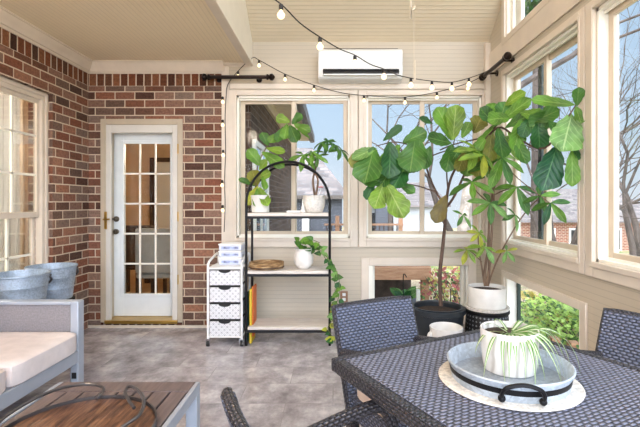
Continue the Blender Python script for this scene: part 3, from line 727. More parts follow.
br([P(446,208,3.76), P(455,195,3.7), P(472,160,3.55), P(497,128,3.35), P(520,140,3.1), P(545,148,2.95), P(566,120,2.75), P(576,105,2.72)], .012, .004)
br([P(448,190,3.75), P(447,170,3.74), P(452,150,3.72), P(455,138,3.7)], .007, .004)
br([P(436,192,3.74), P(418,186,3.7), P(400,183,3.66), P(384,183,3.6)], .007, .003)
br([P(440,150,3.7), P(455,144,3.68), P(486,137,3.6)], .006, .006)
br([P(424,162,3.68), P(434,155,3.7), P(455,148,3.7)], .007, .005)
tk.build('trunk', M['bark_dark'], t)
fol = MB()
fleaves(fol, [
 (383,141,3.58,402,125,3.55,9,'dark'), (403,142,3.6,427,132,3.55,17,'mid'), (374,147,3.5,365,184,3.42,30,'mid'), (366,147,3.52,352,168,3.5,16,'olive'),
 (377,148,3.5,352,158,3.48,14,'pale'), (390,142,3.5,391,177,3.42,24,'dark'), (415,141,3.5,410,172,3.42,28,'mid'), (407,165,3.55,393,187,3.5,22,'dark'),
 (384,183,3.52,374,209,3.45,19,'lime'), (386,183,3.52,404,218,3.45,24,'lime'), (374,182,3.55,366,199,3.52,11,'dark'), (388,183,3.55,362,177,3.5,18,'mid'),
 (400,145,3.56,383,165,3.5,16,'bright'), (398,183,3.55,415,193,3.5,11,'mid'), (392,168,3.52,380,186,3.5,14,'mid'), (405,172,3.5,418,163,3.48,14,'mid'),
 (452,140,3.62,439,106,3.6,20,'bright'), (453,140,3.6,456,105,3.58,20,'lime'), (433,124,3.65,420,117,3.62,10,'dark'), (452,143,3.64,427,138,3.58,17,'mid'),
 (462,138,3.6,470,122,3.58,11,'bright'), (474,133,3.6,482,116,3.56,18,'olive'), (496,124,3.45,477,150,3.42,12,'bright'), (452,144,3.66,446,172,3.62,17,'mid'),
 (484,140,3.55,479,176,3.5,26,'olive'), (446,195,3.72,435,223,3.7,16,'brown'), (495,124,3.4,487,104,3.38,20,'bright'), (500,122,3.36,506,102,3.3,18,'mid'),
 (500,122,3.3,530,98,3.12,14,'bright'), (505,128,3.25,530,113,3.1,14,'mid'), (576,105,2.74,532,100,2.86,13,'bright'), (577,106,2.74,579,87,2.7,12,'mid'), (576,106,2.74,581,124,2.72,11,'bright'),
 (532,122,3.02,560,110,2.92,18,'mid'), (556,112,2.95,530,128,3.02,22,'mid'), (538,122,3.0,541,148,2.96,20,'dark'), (572,114,2.74,562,152,2.7,34,'pale'), (557,146,2.86,545,189,2.8,29,'blue'),
 (572,150,2.74,573,186,2.7,15,'bright'), (522,118,3.1,515,150,3.05,18,'bright'), (498,128,3.3,503,158,3.2,18,'mid'), (515,138,3.1,527,163,3.0,14,'mid'), (505,105,3.3,524,92,3.15,12,'lime'),
 (510,118,3.2,489,118,3.15,18,'bright'), (497,126,3.38,480,108,3.34,15,'mid'), (520,112,3.1,545,118,2.98,15,'bright'), (548,120,2.9,562,136,2.85,16,'mid'), (492,132,3.42,488,162,3.38,17,'olive'), (470,150,3.6,467,176,3.55,18,'bright'), (508,132,3.2,520,150,3.12,13,'lime'), (530,118,3.05,522,136,3.02,14,'dark'), (462,146,3.64,452,160,3.6,14,'mid'), (430,146,3.6,424,168,3.56,13,'mid'), (405,150,3.52,398,172,3.46,20,'mid'), (420,140,3.54,418,165,3.5,18,'mid'),
 (487,138,3.5,470,156,3.48,15,'bright'), (466,150,3.6,458,172,3.56,13,'olive'), (574,145,2.75,579,160,2.72,9,'dark')])
fol.build('foliage', LM, t)
# --- money tree on the black stand
c = (1.335,3.70,.372)
t = thing('plant_stand', (1.335,3.70,0), 'black pierced metal drum stand under the white pot in the corner', 'plant stand')
MB().lathe([(.16,0),(.175,.02),(.185,.18),(.175,.33),(.165,.345)], (1.335,3.70,0), 32).build('drum', M['lattice'], t)
MB().lathe([(.001,.345),(.18,.345),(.186,.352),(.186,.366),(.18,.372),(.001,.372)], (1.335,3.70,0), 32).build('top', M['black'], t)
t = thing('money_tree', c, 'slender palm-leaved plant in a white cylinder pot on the black drum stand', 'potted plant')
c2 = (1.335,3.70,0)
pot(t, c2, [(.145,.392),(.155,.40),(.16,.56),(.155,.568),(.147,.56),(.144,.5)], M['white_ceramic'], .147, .535)
MB().lathe([(.13,.373),(.178,.376),(.186,.398),(.18,.402),(.16,.393),(.001,.392)], c2, 32).build('saucer', M['stone_pot'], t)
tk = MB()
br([P(486,286,3.7), P(485,272,3.7), P(488,250,3.7), P(490,215,3.66), P(495,185,3.6), P(505,165,3.5)], .016, .005)
br([P(487,286,3.68), P(489,272,3.68), P(492,230,3.66), P(494,195,3.6), P(488,168,3.55), P(478,150,3.5)], .015, .005)
br([P(488,286,3.7), P(494,268,3.66), P(505,245,3.6), P(520,220,3.48), P(534,203,3.38), P(543,197,3.3)], .008, .004)
br([P(485,286,3.7), P(482,268,3.68), P(479,250,3.66), P(478,232,3.6)], .01, .004)
br([P(482,262,3.68), P(474,254,3.62), P(468,250,3.58)], .004, .003); br([P(488,250,3.7), P(486,248,3.6), P(485,246,3.55)], .004, .003)
br([P(492,205,3.6), P(480,195,3.55), P(470,183,3.5)], .006, .003); br([P(494,195,3.6), P(505,190,3.5), P(516,188,3.42)], .006, .003)
br([P(493,215,3.64), P(492,208,3.55), P(490,203,3.5)], .006, .003); br([P(505,165,3.5), P(520,180,3.35), P(550,203,3.15)], .005, .003)
tk.build('trunk', M['bark'], t)
fol = MB()
palmate(fol, P(502,158,3.44), .27, 6, 'bright', .9, 3.3, 2*PI, ['lime','bright','mid'])
palmate(fol, P(472,182,3.46), .21, 5, 'mid', .3, ks=['mid','pale','bright']); palmate(fol, P(490,203,3.46), .22, 6, 'pale', .5, ks=['pale','mid','bright'])
palmate(fol, P(477,150,3.42), .24, 6, 'lime', .5, ks=['lime','bright']); palmate(fol, P(484,155,3.3), .2, 5, 'lime', .7, ks=['lime','yellow','bright'])
palmate(fol, P(540,196,3.3), .17, 4, 'bright', .3, ks=['bright','mid']); palmate(fol, P(517,187,3.4), .23, 4, 'bright', 1.1, ks=['bright','mid'])
palmate(fol, P(551,203,3.12), .2, 4, 'mid', 1.3, ks=['mid','blue','bright']); palmate(fol, P(479,233,3.56), .14, 6, 'lime', .4, ks=['lime','yellow'])
palmate(fol, P(485,247,3.52), .15, 5, 'yellow', .7, ks=['lime','pale']); palmate(fol, P(467,250,3.54), .14, 5, 'lime', .6, ks=['lime','yellow'])
palmate(fol, P(507,251,3.58), .13, 5, 'pale', .4, ks=['pale','yellow']); palmate(fol, P(515,215,3.5), .13, 4, 'pale', .6, ks=['pale','mid'])
palmate(fol, P(463,215,3.5), .13, 4, 'pale', .6, ks=['pale','mid']); palmate(fol, P(508,140,3.35), .2, 5, 'bright', .8, ks=['lime','bright'])
fol.build('foliage', LM, t)
# --- white jug pot on the floor
c = (.875,3.30,0)
t = thing('planter', c, 'small empty white ceramic pot on the floor in front of the black pot', 'pot')
MB().lathe([(.085,0),(.1,.01),(.112,.15),(.124,.32),(.126,.335),(.12,.338),(.113,.32),(.1,.03),(.001,.025)], c, 32).build('pot', M['white_ceramic'], t)
MB().tube(spline([(c[0]-.112,c[1]-.01,.29),(c[0]-.132,c[1]-.02,.275),(c[0]-.135,c[1]-.02,.22),(c[0]-.105,c[1]-.01,.17)]), .017, 8).build('handle', M['white_ceramic'], t)
# ------------------------------------------------------------------ shelf unit
xl, xr, yf, yb = -.785, -.03, 3.86, 4.14; xm = (xl+xr)/2
t = thing('shelf_unit', (xm,4.0,0), 'black arched metal shelf unit with three greywashed wooden shelves', 'shelf unit')
for y, nm in ((yf, 'front_frame'), (yb, 'rear_frame')):
    pts = [(xl,y,0),(xl,y,.6),(xl,y,1.28)]
    for k in range(1, 20): a = PI-PI*k/20; pts.append((xm+(xr-xl)/2*math.cos(a), y, 1.28+.385*math.sin(a)))
    pts += [(xr,y,1.28),(xr,y,.6),(xr,y,0)]
    MB().tube(pts, .0115, 8).build(nm, M['black'], t)
for z in (.171, .677, 1.20):
    s = MB().bx(xl+.012, xr-.012, yf-.004, yb+.004, z-.03, z).build('shelf', M['shelfwood'], t, .003)
    m = MB(); m.bx(xl, xr, yf-.012, yf+.008, z-.052, z-.031); m.bx(xl, xr, yb-.008, yb+.012, z-.052, z-.031); m.bx(xl-.006, xl+.01, yf, yb, z-.052, z-.031); m.bx(xr-.01, xr+.006, yf, yb, z-.052, z-.031)
    m.build('shelf_rail', M['black'], s)
# things on the shelves
c = (-.682,4.0,1.201)
t = thing('potted_sapling', c, 'broad-leaved sapling in a white ribbed pot at the left of the top shelf', 'potted plant')
pot(t, c, [(.07,0),(.078,.006),(.09,.145),(.094,.15),(.094,.162),(.088,.162),(.083,.14)], M['white_ceramic'], .084, .135)
tk = MB(); br([P(259,197,4.0), P(256,185,4.0), P(258,165,3.97), P(266,148,3.95), P(277,132,3.92), P(286,126,3.9)], .007, .004); tk.build('stem', M['bark'], t)
fol = MB(); fleaves(fol, [(261,166,3.96,248,149,3.92,18,'bright'), (262,152,3.94,283,166,3.86,16,'bright'), (266,148,3.92,285,152,3.86,11,'lime'), (268,146,3.9,262,132,3.9,14,'mid'),
 (277,133,3.9,270,143,3.86,13,'bright'), (283,127,3.88,277,142,3.84,15,'mid'), (287,124,3.88,284,139,3.82,15,'bright'), (290,125,3.86,297,142,3.82,17,'mid'), (290,122,3.9,276,117,3.88,14,'lime'), (294,124,3.88,310,132,3.84,15,'bright'), (292,124,3.9,302,114,3.88,13,'mid'),
 (258,186,3.98,247,205,3.94,14,'yellow'), (259,187,3.98,268,206,3.9,14,'lime'), (258,188,3.98,256,206,3.9,12,'bright'), (257,186,4.0,252,170,3.96,20,'olive'), (258,178,4.0,270,172,3.95,15,'lime'), (256,186,4.0,239,178,3.96,9,'mid'), (262,176,3.98,266,190,3.92,9,'bright'), (259,170,3.96,266,160,3.92,12,'lime')], .74); fol.build('foliage', LM, t)
c = (-.178,4.0,1.201)
t = thing('pachira_sapling', c, 'braided palm-leaved sapling in a speckled round pot at the right of the top shelf', 'potted plant')
pot(t, c, [(.072,0),(.082,.006),(.10,.06),(.104,.11),(.1,.15),(.105,.158),(.098,.16),(.092,.14)], M['stone_pot'], .093, .138)
tk = MB(); br([P(315,197,4.0), P(313,180,4.0), P(316,165,3.98), P(312,152,3.95)], .012, .006); br([P(316,196,4.0), P(318,180,3.99), P(314,168,3.97), P(322,146,3.94), P(334,145,3.9)], .01, .004); br([P(315,165,3.98), P(306,158,3.95), P(302,155,3.93)], .006, .003); tk.build('stem', M['bark'], t)
fol = MB()
for u, v, s, ks in ((303,155,.17,['bright','mid']), (312,152,.16,['mid','bright']), (322,142,.15,['mid','dark']), (328,141,.12,['mid','dark']), (336,145,.14,['dark','mid']), (341,150,.14,['dark','mid']), (298,130,.15,['mid','bright']), (318,156,.14,['mid','pale'])):
    palmate(fol, P(u,v,3.9), s, 5, 'mid', .8, ks=ks)
fol.build('foliage', LM, t)
q = P(321,187,3.96); tag_ = MB().lathe([(.001,-.004),(.024,-.004),(.024,.004),(.001,.004)], q, 10); tag_.build('plant_tag', M['red'], t)
MB().tube([q+Vector((0,.004,-.01)), P(318,198,3.98)], .003, 5).build('tag_stick', M['white_plastic'], t)
tag(MB().bx(P(287,0,3.96).x, P(303,0,3.96).x, 3.9, 4.02, 1.202, 1.22).build('saucer_tray', M['white_plastic'], bevel=.006), 'flat white tray lying in the middle of the top shelf', 'tray')
m = MB(); q = P(303,208,3.92); m.lathe([(.001,0),(.02,.002),(.022,.02),(.012,.035),(.015,.045),(.010,.058),(.001,.062)], (q.x,3.9,1.202), 14)
tag(m.build('figurine', M['white_ceramic']), 'tiny white figurine beside the speckled pot on the top shelf', 'figurine')
c = (-.622,4.0,.678)
t = thing('wooden_tray', c, 'round rustic bark-sided wooden tray on the middle shelf', 'tray')
MB().lathe([(.145,0),(.158,.006),(.162,.035),(.16,.062),(.148,.064),(.14,.03),(.001,.028)], c, 32).build('bark_ring', M['log'], t)
MB().lathe([(.162,.012),(.166,.014),(.166,.022),(.162,.024)], c, 32, closed=True).build('band', M['chairwood'], t)
c = (-.275,4.0,.678)
t = thing('pothos', c, 'trailing vine in a round white pot on the middle shelf', 'potted plant')
pot(t, c, [(.05,0),(.06,.005),(.088,.05),(.094,.1),(.082,.15),(.078,.165),(.088,.185),(.084,.188),(.072,.165)], M['white_ceramic'], .072, .165)
tk = MB(); fol = MB()
def vine(pts, n, size, ks):
    q = spline(pts, 8); tk.tube(q, .003, 5)
    for i in range(n):
        p = q[int((i+.6)/n*(len(q)-1))]; d = Vector((random.uniform(-1,1), random.uniform(-.8,.1), random.uniform(-.7,.35))).normalized()
        L = size*random.uniform(.7,1.25); fol.leaf(p+d*.01, p+d*(L+.01), L*.75, Vector((random.uniform(-.4,.4),-1,.5)), HEART, .2, .15, .02, 6, LK.index(random.choice(ks)))
PK = ['mid','dark','bright','mid','pale']
vine([P(304,250,4.0), P(306,243,3.98), P(312,240,3.95), P(320,243,3.9)], 6, .09, ['bright','mid'])
vine([P(303,250,4.0), P(300,243,3.98), P(296,240,3.95)], 4, .08, ['bright','mid'])
vine([P(305,250,4.0), P(315,247,3.95), P(325,255,3.88), P(331,265,3.82), P(335,285,3.8), P(334,305,3.8), P(336,316,3.8)], 22, .068, PK)
vine([P(305,250,4.0), P(318,250,3.92), P(328,262,3.84), P(338,275,3.78), P(339,295,3.78), P(333,312,3.8)], 16, .068, PK)
vine([P(334,300,3.8), P(333,318,3.8), P(328,328,3.82), P(333,338,3.82), P(335,343,3.82)], 12, .06, ['olive','mid','yellow','dark'])
tk.build('vine_stem', M['stem'], t); fol.build('foliage', LM, t)
# ------------------------------------------------------------------ rolling drawer cart
cx0, cx1, cyf, cyb = -1.125, -.822, 3.84, 4.20
t = thing('drawer_cart', ((cx0+cx1)/2,4.02,0), 'white rolling cart with four patterned drawers against the brick', 'cart')
m = MB()
for x in (cx0, cx1):
    m.tube(spline([(x,cyf,.07),(x,cyf,.4),(x,cyf,.70),(x,cyf+.02,.745),(x,cyf+.07,.765),(x,cyb-.07,.80),(x,cyb-.02,.79),(x,cyb,.74),(x,cyb,.4),(x,cyb,.07)], 6), .011, 8)
for z in (.085, .70):
    for y in (cyf, cyb): m.tube([(cx0,y,z),(cx1,y,z)], .008, 6)
    for x in (cx0, cx1): m.tube([(x,cyf,z),(x,cyb,z)], .008, 6)
m.build('frame', M['white_enamel'], t)
MB().bx(cx0+.008, cx1-.008, cyf-.005, cyb, .70, .709).build('top_panel', M['white_plastic'], t, .003)
for z0, z1 in ((.55,.695), (.398,.543), (.246,.391), (.094,.239)):
    d = MB().bx(cx0+.016, cx1-.016, cyf-.006, cyb-.02, z0, z1-.012).build('drawer', M['drawer'], t, .003)
    m = MB(); xc = (cx0+cx1)/2; pts = [(xc+.055*math.cos(PI+PI*k/10), cyf-.0075, z1-.011+.024*math.sin(PI+PI*k/10)) for k in range(11)]
    m.poly(pts, (0,.004,0)); m.bx(cx0+.016, cx1-.016, cyf-.004, cyb-.03, z1-.012, z1-.002); m.build('handle_cutout', M['slot'], d)
for x in (cx0, cx1):
    for y in (cyf, cyb):
        w = MB().tube([(x-.012,y,.0255),(x+.012,y,.0255)], .025, 16).build('caster', M['slot'], t)
        m = MB(); m.bx(x-.017, x-.013, y-.012, y+.012, .02, .07); m.bx(x+.013, x+.017, y-.012, y+.012, .02, .07); m.bx(x-.017, x+.017, y-.014, y+.014, .062, .072); m.build('fork', M['chrome'], w)
z = .711
for k, (h, lab) in enumerate(((.072,'frosted plastic box on the cart top, lowest of the stack'), (.062,'frosted plastic box in the middle of the stack on the cart'), (.066,'frosted plastic box with white lid, topmost on the cart'))):
    t = thing('storage_box', (-.962,4.09,z), lab, 'box', 'plastic boxes stacked on the cart')
    MB().bx(-1.068, -.858, 3.99, 4.19, z, z+h*.72).build('box', M['clear'], t, .008)
    MB().bx(-1.045, -.885, 3.987, 3.992, z+.014, z+h*.55).build('contents', M['paper'], t)
    MB().bx(-1.075, -.851, 3.982, 4.198, z+h*.72, z+h-.002).build('lid', M['white_plastic'], t, .008 if k < 2 else .01)
    z += h
tag(MB().bx(-.802, -.79, 3.93, 4.2, .0, .46).build('foam_board', M['teal'], bevel=.005), 'teal foam board standing on edge beside the white cart', 'board')
t = thing('folded_mat', (-.748,4.05,0), 'yellow and orange folded mat standing between the cart and shelf leg', 'mat')
MB().bx(-.768, -.745, 3.90, 4.10, .0, .5).build('yellow_fold', M['yellow'], t, .01)
MB().bx(-.744, -.732, 3.92, 4.09, .06, .52).build('orange_fold', M['orange'], t, .005)
# ------------------------------------------------------------------ tubs on stand
t = thing('tub_stand', (-2.37,3.37,0), 'black metal stand holding two galvanized tubs under the left window', 'stand')
m = MB()
for x in (-2.48,-2.262): m.tube([(x,3.02,.472),(x,3.72,.472)], .012, 8)
for y in (3.02,3.37,3.72): m.tube([(-2.48,y,.472),(-2.262,y,.472)], .012, 8)
m.build('top_frame', M['black'], t)
for x in (-2.48,-2.262):
    for y in (3.02,3.72): MB().tube([(x,y,.0),(x,y,.472)], .012, 8).build('leg', M['black'], t)
def tub(c, label, R=.2):
    t = thing('galvanized_tub', c, label, 'tub', 'galvanized tubs on the stand')
    MB().lathe([(.001,.004),(R*.8,.0),(R*.82,.008),(R*.87,.09),(R*.885,.095),(R*.885,.102),(R*.88,.107),(R*.93,.18),(R*.945,.184),(R*.945,.19),(R*.94,.195),(R*.985,.262),(R+.006,.268),(R+.006,.278),(R*.97,.278),(R*.86,.09),(R*.8,.015),(.001,.014)], c, 40).build('tub_body', M['galv'], t)
    c = Vector(c)
    for a in (-1.9, 1.25):
        d = Vector((math.cos(a),math.sin(a),0)); s = Vector((-d.y,d.x,0)); p = c+d*(R*.97)
        m = MB(); m.tube(spline([p+s*.045+Vector((0,0,.235))+d*.012, p+s*.05+d*.03+Vector((0,0,.2)), p+d*.036+Vector((0,0,.165)), p-s*.05+d*.03+Vector((0,0,.2)), p-s*.045+d*.012+Vector((0,0,.235))]), .008, 8)
        m.tube([p+s*.07+d*.008+Vector((0,0,.238)), p-s*.07+d*.008+Vector((0,0,.238))], .009, 8); m.build('handle', M['iron'], t)
tub((-2.372,3.60,.485), 'galvanized round tub nearer the brick corner on the black stand', .184)
tub((-2.355,3.20,.485), 'galvanized round tub at the left photo edge on the black stand', .196)
# ------------------------------------------------------------------ sofa
sx0, sx1, sy1, sy0 = -2.47, -1.72, 2.95, .95
t = thing('sofa', (-2.1,1.95,0), 'grey aluminium outdoor sofa with pale cushions under the left window', 'sofa')
m = MB()
for y0, y1 in ((sy1-.07, sy1), (sy0, sy0+.07)):
    m.bx(sx1-.055, sx1, y0, y1, 0, .625); m.bx(sx0, sx0+.055, y0, y1, 0, .625); m.bx(sx0+.055, sx1-.055, y0, y1, .60, .625); m.bx(sx0+.055, sx1-.055, y0, y1, .25, .31)
m.bx(sx1-.05, sx1, sy0+.07, sy1-.07, .21, .295); m.bx(sx0, sx0+.05, sy0+.07, sy1-.07, .23, .31); m.bx(sx0, sx0+.05, sy0+.07, sy1-.07, .58, .625); m.bx(sx0+.05, sx1-.05, sy0+.07, sy1-.07, .285, .305)
m.build('frame', M['alu'], t, .006)
MB().bx(sx1-.042, sx1-.012, sy1-.074, sy1-.069, .105, .145).build('foot_cap', M['slot'], t)
for y0, y1 in ((sy1-.055, sy1-.015), (sy0+.015, sy0+.055)): MB().bx(sx0+.055, sx1-.055, y0, y1, .31, .60).build('arm_panel', M['fabric'], t)
cw = (sy1-.07-sy0-.07)/3
for k in range(3):
    yc = sy0+.07+cw*(k+.5)
    pillow(((sx0+.1+sx1)/2+.01, yc, .36), (sx1-sx0-.08, cw-.008, .14), .08).build('seat_cushion', M['cushion'], t)
    pillow((sx0+.13, yc, .56), (.15, cw-.03, .30), .02).build('back_cushion', M['cushion'], t)
# ------------------------------------------------------------------ coffee table and tray
kx0, kx1, ky0, ky1, kz = -1.36, -.66, .95, 2.12, .40
t = thing('coffee_table', ((kx0+kx1)/2,1.53,0), 'low grey metal coffee table with dark slatted top beside the sofa', 'coffee table')
m = MB()
m.bx(kx0, kx0+.022, ky0, ky1, kz-.05, kz+.002); m.bx(kx1-.022, kx1, ky0, ky1, kz-.05, kz+.002); m.bx(kx0+.022, kx1-.022, ky0, ky0+.022, kz-.05, kz); m.bx(kx0+.022, kx1-.022, ky1-.022, ky1-.004, kz-.05, kz-.022)
m.build('frame', M['alu'], t, .003)
for x in (kx0+.027, kx1-.027):
    for y in (ky0+.027, ky1-.027): MB().bx(x-.027, x+.027, y-.027, y+.027, 0, kz-.05).build('leg', M['alu'], t, .003)
MB().bx(kx0+.023, kx1-.023, ky0+.023, ky1-.023, kz-.035, kz-.022).build('underlay', M['slat_dark'], t)
for y0, y1 in ((ky1-.105, ky1), (ky0+.023, ky0+.105)): MB().bx(kx0+.023, kx1-.023, y0, y1, kz-.021, kz+.002).build('end_board', M['slat'], t, .002)
n = 8; w = (kx1-kx0-.05)/n
for k in range(n):
    x = kx0+.025+w*k; MB().bx(x+.005, x+w-.005, ky0+.109, ky1-.109, kz-.021, kz).build('slat', M['slat'], t, .002)
c = Vector((-.965,1.60,kz+.004)); R = .275
t = thing('serving_tray', c, 'round wooden serving tray with looping iron handles on the coffee table', 'tray')
MB().lathe([(.001,0),(R-.01,0),(R,.006),(R,.026),(R-.008,.03),(.001,.03)], c, 48).build('wood_disc', M['traywood'], t)
MB().lathe([(R+.001,.004),(R+.007,.004),(R+.007,.04),(R+.001,.04)], c, 48, closed=True).build('metal_band', M['iron'], t)
def strap(pts): 
    q = spline(pts, 8); return MB().tube(q, .007, 8)
zt = kz+.035
def on(u, v, z): 
    y = 427*(CAMZ-z)/(v-203); return P(u, v, y)
h1 = [on(96,399,zt+.01), on(101,394,zt+.02), on(103,388.5,zt+.03), on(96,385,zt+.035), on(82,384.5,zt+.04), on(62,388,zt+.05), on(40,396,zt+.055), on(18,408,zt+.05), on(0,421,zt+.04), on(-14,438,zt+.02), on(-16,446,zt+.0)]
strap(h1).build('handle', M['iron'], t)
h2 = [on(134,408,zt+.01), on(129,401,zt+.02), on(125,393,zt+.03), on(128,387,zt+.04), on(134,387.5,zt+.05), on(141,394,zt+.055), on(143.5,404,zt+.055), on(139,415,zt+.05), on(127,424,zt+.04), on(116,432,zt+.03), on(104,445,zt+.012)]
strap(h2).build('handle', M['iron'], t)
# ------------------------------------------------------------------ dining set
A0 = Vector((-.0035,1.515,0)); ANG = math.radians(28.2)
E1 = Vector((math.cos(ANG), math.sin(ANG), 0)); E2 = Vector((math.sin(ANG), -math.cos(ANG), 0))
def T(a, b, z=0): return A0+E1*a+E2*b+Vector((0,0,z))
TA, TB = .86, .98
t = thing('patio_table', T(0,0), 'square charcoal wicker patio table holding the round galvanized tray', 'table')
t.rotation_euler = (0,0,ANG)
ORI[t.as_pointer()] = Vector((0,0,0))
# local axes: x along E1, y = -E2
m = MB()
m.bx(.031, TA-.031, -TB+.031, -.031, .705, .7415); m.build('tabletop', M['wicker'], t, .008)
m = MB()
m.bx(-.004, TA+.004, -.03, .004, .694, .742); m.bx(-.004, TA+.004, -TB-.004, -TB+.03, .694, .742); m.bx(-.004, .03, -TB+.03, -.03, .694, .742); m.bx(TA-.03, TA+.004, -TB+.03, -.03, .694, .742)
m.build('rim', M['wicker_tube'], t, .008)
m = MB(); q = .14; m.bx(q, q+.02, -TB+q, -q, .65, .705); m.bx(TA-q-.02, TA-q, -TB+q, -q, .65, .705); m.bx(q+.02, TA-q-.02, -q-.02, -q, .65, .705); m.bx(q+.02, TA-q-.02, -TB+q, -TB+q+.02, .65, .705)
m.build('apron', M['wicker'], t)
for x in (.185, TA-.185):
    for y in (-.185, -TB+.185): MB().bx(x-.035, x+.035, y-.035, y+.035, 0, .65).build('leg', M['wicker'], t, .004)
def make_chair(label):
    t = thing('wicker_chair', (0,0,0), label, 'chair', 'wicker chairs around the patio table')
    W = .23
    MB().bx(-W+.01, W-.01, -.23, .185, .30, .40).build('seat', M['wicker_back'], t, .008)
    MB().bx(-W+.012, W-.012, -.232, -.22, .08, .30).build('front_skirt', M['wicker_back'], t)
    pillow((0,-.035,.425), (2*W-.04, .40, .055), .12).build('seat_cushion', M['beige_cushion'], t)
    # backrest: a gently curved tilted panel
    m = MB(); nx, nz = 10, 8; b = len(m.v); th = .04
    for side in (0, 1):
        for i in range(nx+1):
            x = -W+2*W*i/nx
            for j in range(nz+1):
                f = j/nz; z = .30+.478*f; y = .145+.155*f+.018*(1-(x/W)**2)*f - .0
                m.v.append(Vector((x, y+side*th, z)))
    m.smooth = True; S = (nx+1)*(nz+1); g = lambda s, i, j: b+s*S+i*(nz+1)+j
    def uvq(i, j): return ((-W+2*W*i/nx), .5*j/nz)
    for i in range(nx):
        for j in range(nz):
            m.face((g(0,i,j), g(0,i+1,j), g(0,i+1,j+1), g(0,i,j+1)), (uvq(i,j),uvq(i+1,j),uvq(i+1,j+1),uvq(i,j+1)))
            m.face((g(1,i,j), g(1,i,j+1), g(1,i+1,j+1), g(1,i+1,j)), (uvq(i,j),uvq(i,j+1),uvq(i+1,j+1),uvq(i+1,j)))
    m.smooth = False
    for i in range(nx): m.face((g(0,i,nz), g(0,i+1,nz), g(1,i+1,nz), g(1,i,nz))); m.face((g(0,i,0), g(1,i,0), g(1,i+1,0), g(0,i+1,0)))
    for j in range(nz): m.face((g(0,0,j), g(0,0,j+1), g(1,0,j+1), g(1,0,j))); m.face((g(0,nx,j), g(1,nx,j), g(1,nx,j+1), g(0,nx,j+1)))
    bk = m.build('backrest', M['wicker_back'], t, .004)
    pts = []
    for j in range(nz+1): f = j/nz; pts.append((-W, .165+.155*f, .30+.478*f))
    for i in range(1, nx): x = -W+2*W*i/nx; pts.append((x, .32+.018*(1-(x/W)**2), .778))
    for j in range(nz, -1, -1): f = j/nz; pts.append((W, .165+.155*f, .30+.478*f))
    MB().tube(pts, .0155, 8).build('back_edge', M['wicker_tube'], bk)
    for s in (-1, 1):
        x = s*(W-.012)
        MB().tube(spline([(x,.245,.575),(x,.20,.585),(x,.05,.615),(x,-.08,.635),(x,-.17,.635),(x,-.212,.58),(x,-.218,.5),(x,-.218,.38)], 6), .024, 10, flat=.85).build('armrest', M['wicker_tube'], t)
    for x in (-W+.03, W-.03):
        for y in (-.205, .19): MB().bx(x-.022, x+.022, y-.022, y+.022, 0, .30).build('leg', M['wicker_tube'], t)
    return t
ch = make_chair('wicker armchair with beige cushion at the far side of the patio table')
# chair front is local -y; far chair faces E2, i.e. local -y -> E2
def rz_for(front): return math.atan2(front.x, -front.y)
ch.location = T(.51, -.185); ch.rotation_euler = (0,0,rz_for(E2))
dup(ch, 'dark wicker armchair against the right wall, its back cut by the photo edge', T(1.085, .385), rz_for(-E1))
dup(ch, 'wicker armchair at bottom centre seen from behind with curved armrest', T(-.10, .415), rz_for(E1))
# placemat, galvanized tray, pot
zt = .743
c = Vector((.54,1.32,zt))
m = MB(); m.lathe([(.001,0),(.205,0),(.208,.003),(.205,.006),(.001,.006)], c, 56); tag(m.build('placemat', M['mat_woven']), 'round pale woven placemat under the galvanized tray', 'placemat')
c = Vector((.54,1.315,zt+.0065)); R = .178
t = thing('galvanized_tray', c, 'round galvanized tray with black band and handles on the patio table', 'tray')
MB().lathe([(.001,0),(R*.94,0),(R*.955,.004),(R*.985,.046),(R+.004,.049),(R+.005,.054),(R+.001,.057),(R*.98,.053),(R*.945,.008),(.001,.006)], c, 64).build('tray_body', M['galv_tray'], t)
MB().lathe([(.001,.0065),(R*.93,.0065),(R*.93,.0085),(.001,.0085)], c, 48).build('tray_floor_shade', M['galv_floor'], t)  # extra disc that holds the floor's dimmer reflection as colour
MB().lathe([(R*.968,.02),(R*.973,.02),(R*.986,.036),(R*.981,.036)], c, 64, closed=True).build('band', M['black'], t)
for a in (math.radians(-101), math.radians(79)):
    d = Vector((math.cos(a),math.sin(a),0)); s = Vector((-d.y,d.x,0)); p = c+d*(R*.985)
    m = MB(); up = Vector((0,0,1))
    m.tube(spline([p+s*.052+up*.012+d*.002, p+s*.053+up*.032+d*.014, p+s*.04+up*.052+d*.022, p+up*.062+d*.024, p-s*.04+up*.052+d*.022, p-s*.053+up*.032+d*.014, p-s*.052+up*.012+d*.002], 6), .006, 8)
    for q in (1, -1): m.sphere(p+s*.052*q+up*.014+d*.003, .0105, 10, 6)
    m.build('handle', M['black'], t)
c = Vector((.566,1.37,zt+.0135))
t = thing('spider_plant', c, 'striped spider plant in a marbled white pot standing in the galvanized tray', 'potted plant')
pot(t, c, [(.074,0),(.079,.004),(.086,.06),(.089,.128),(.0875,.132),(.083,.130),(.08,.10)], M['marble'], .081, .112)
fol = MB(); fol.smooth = True
random.seed(21)
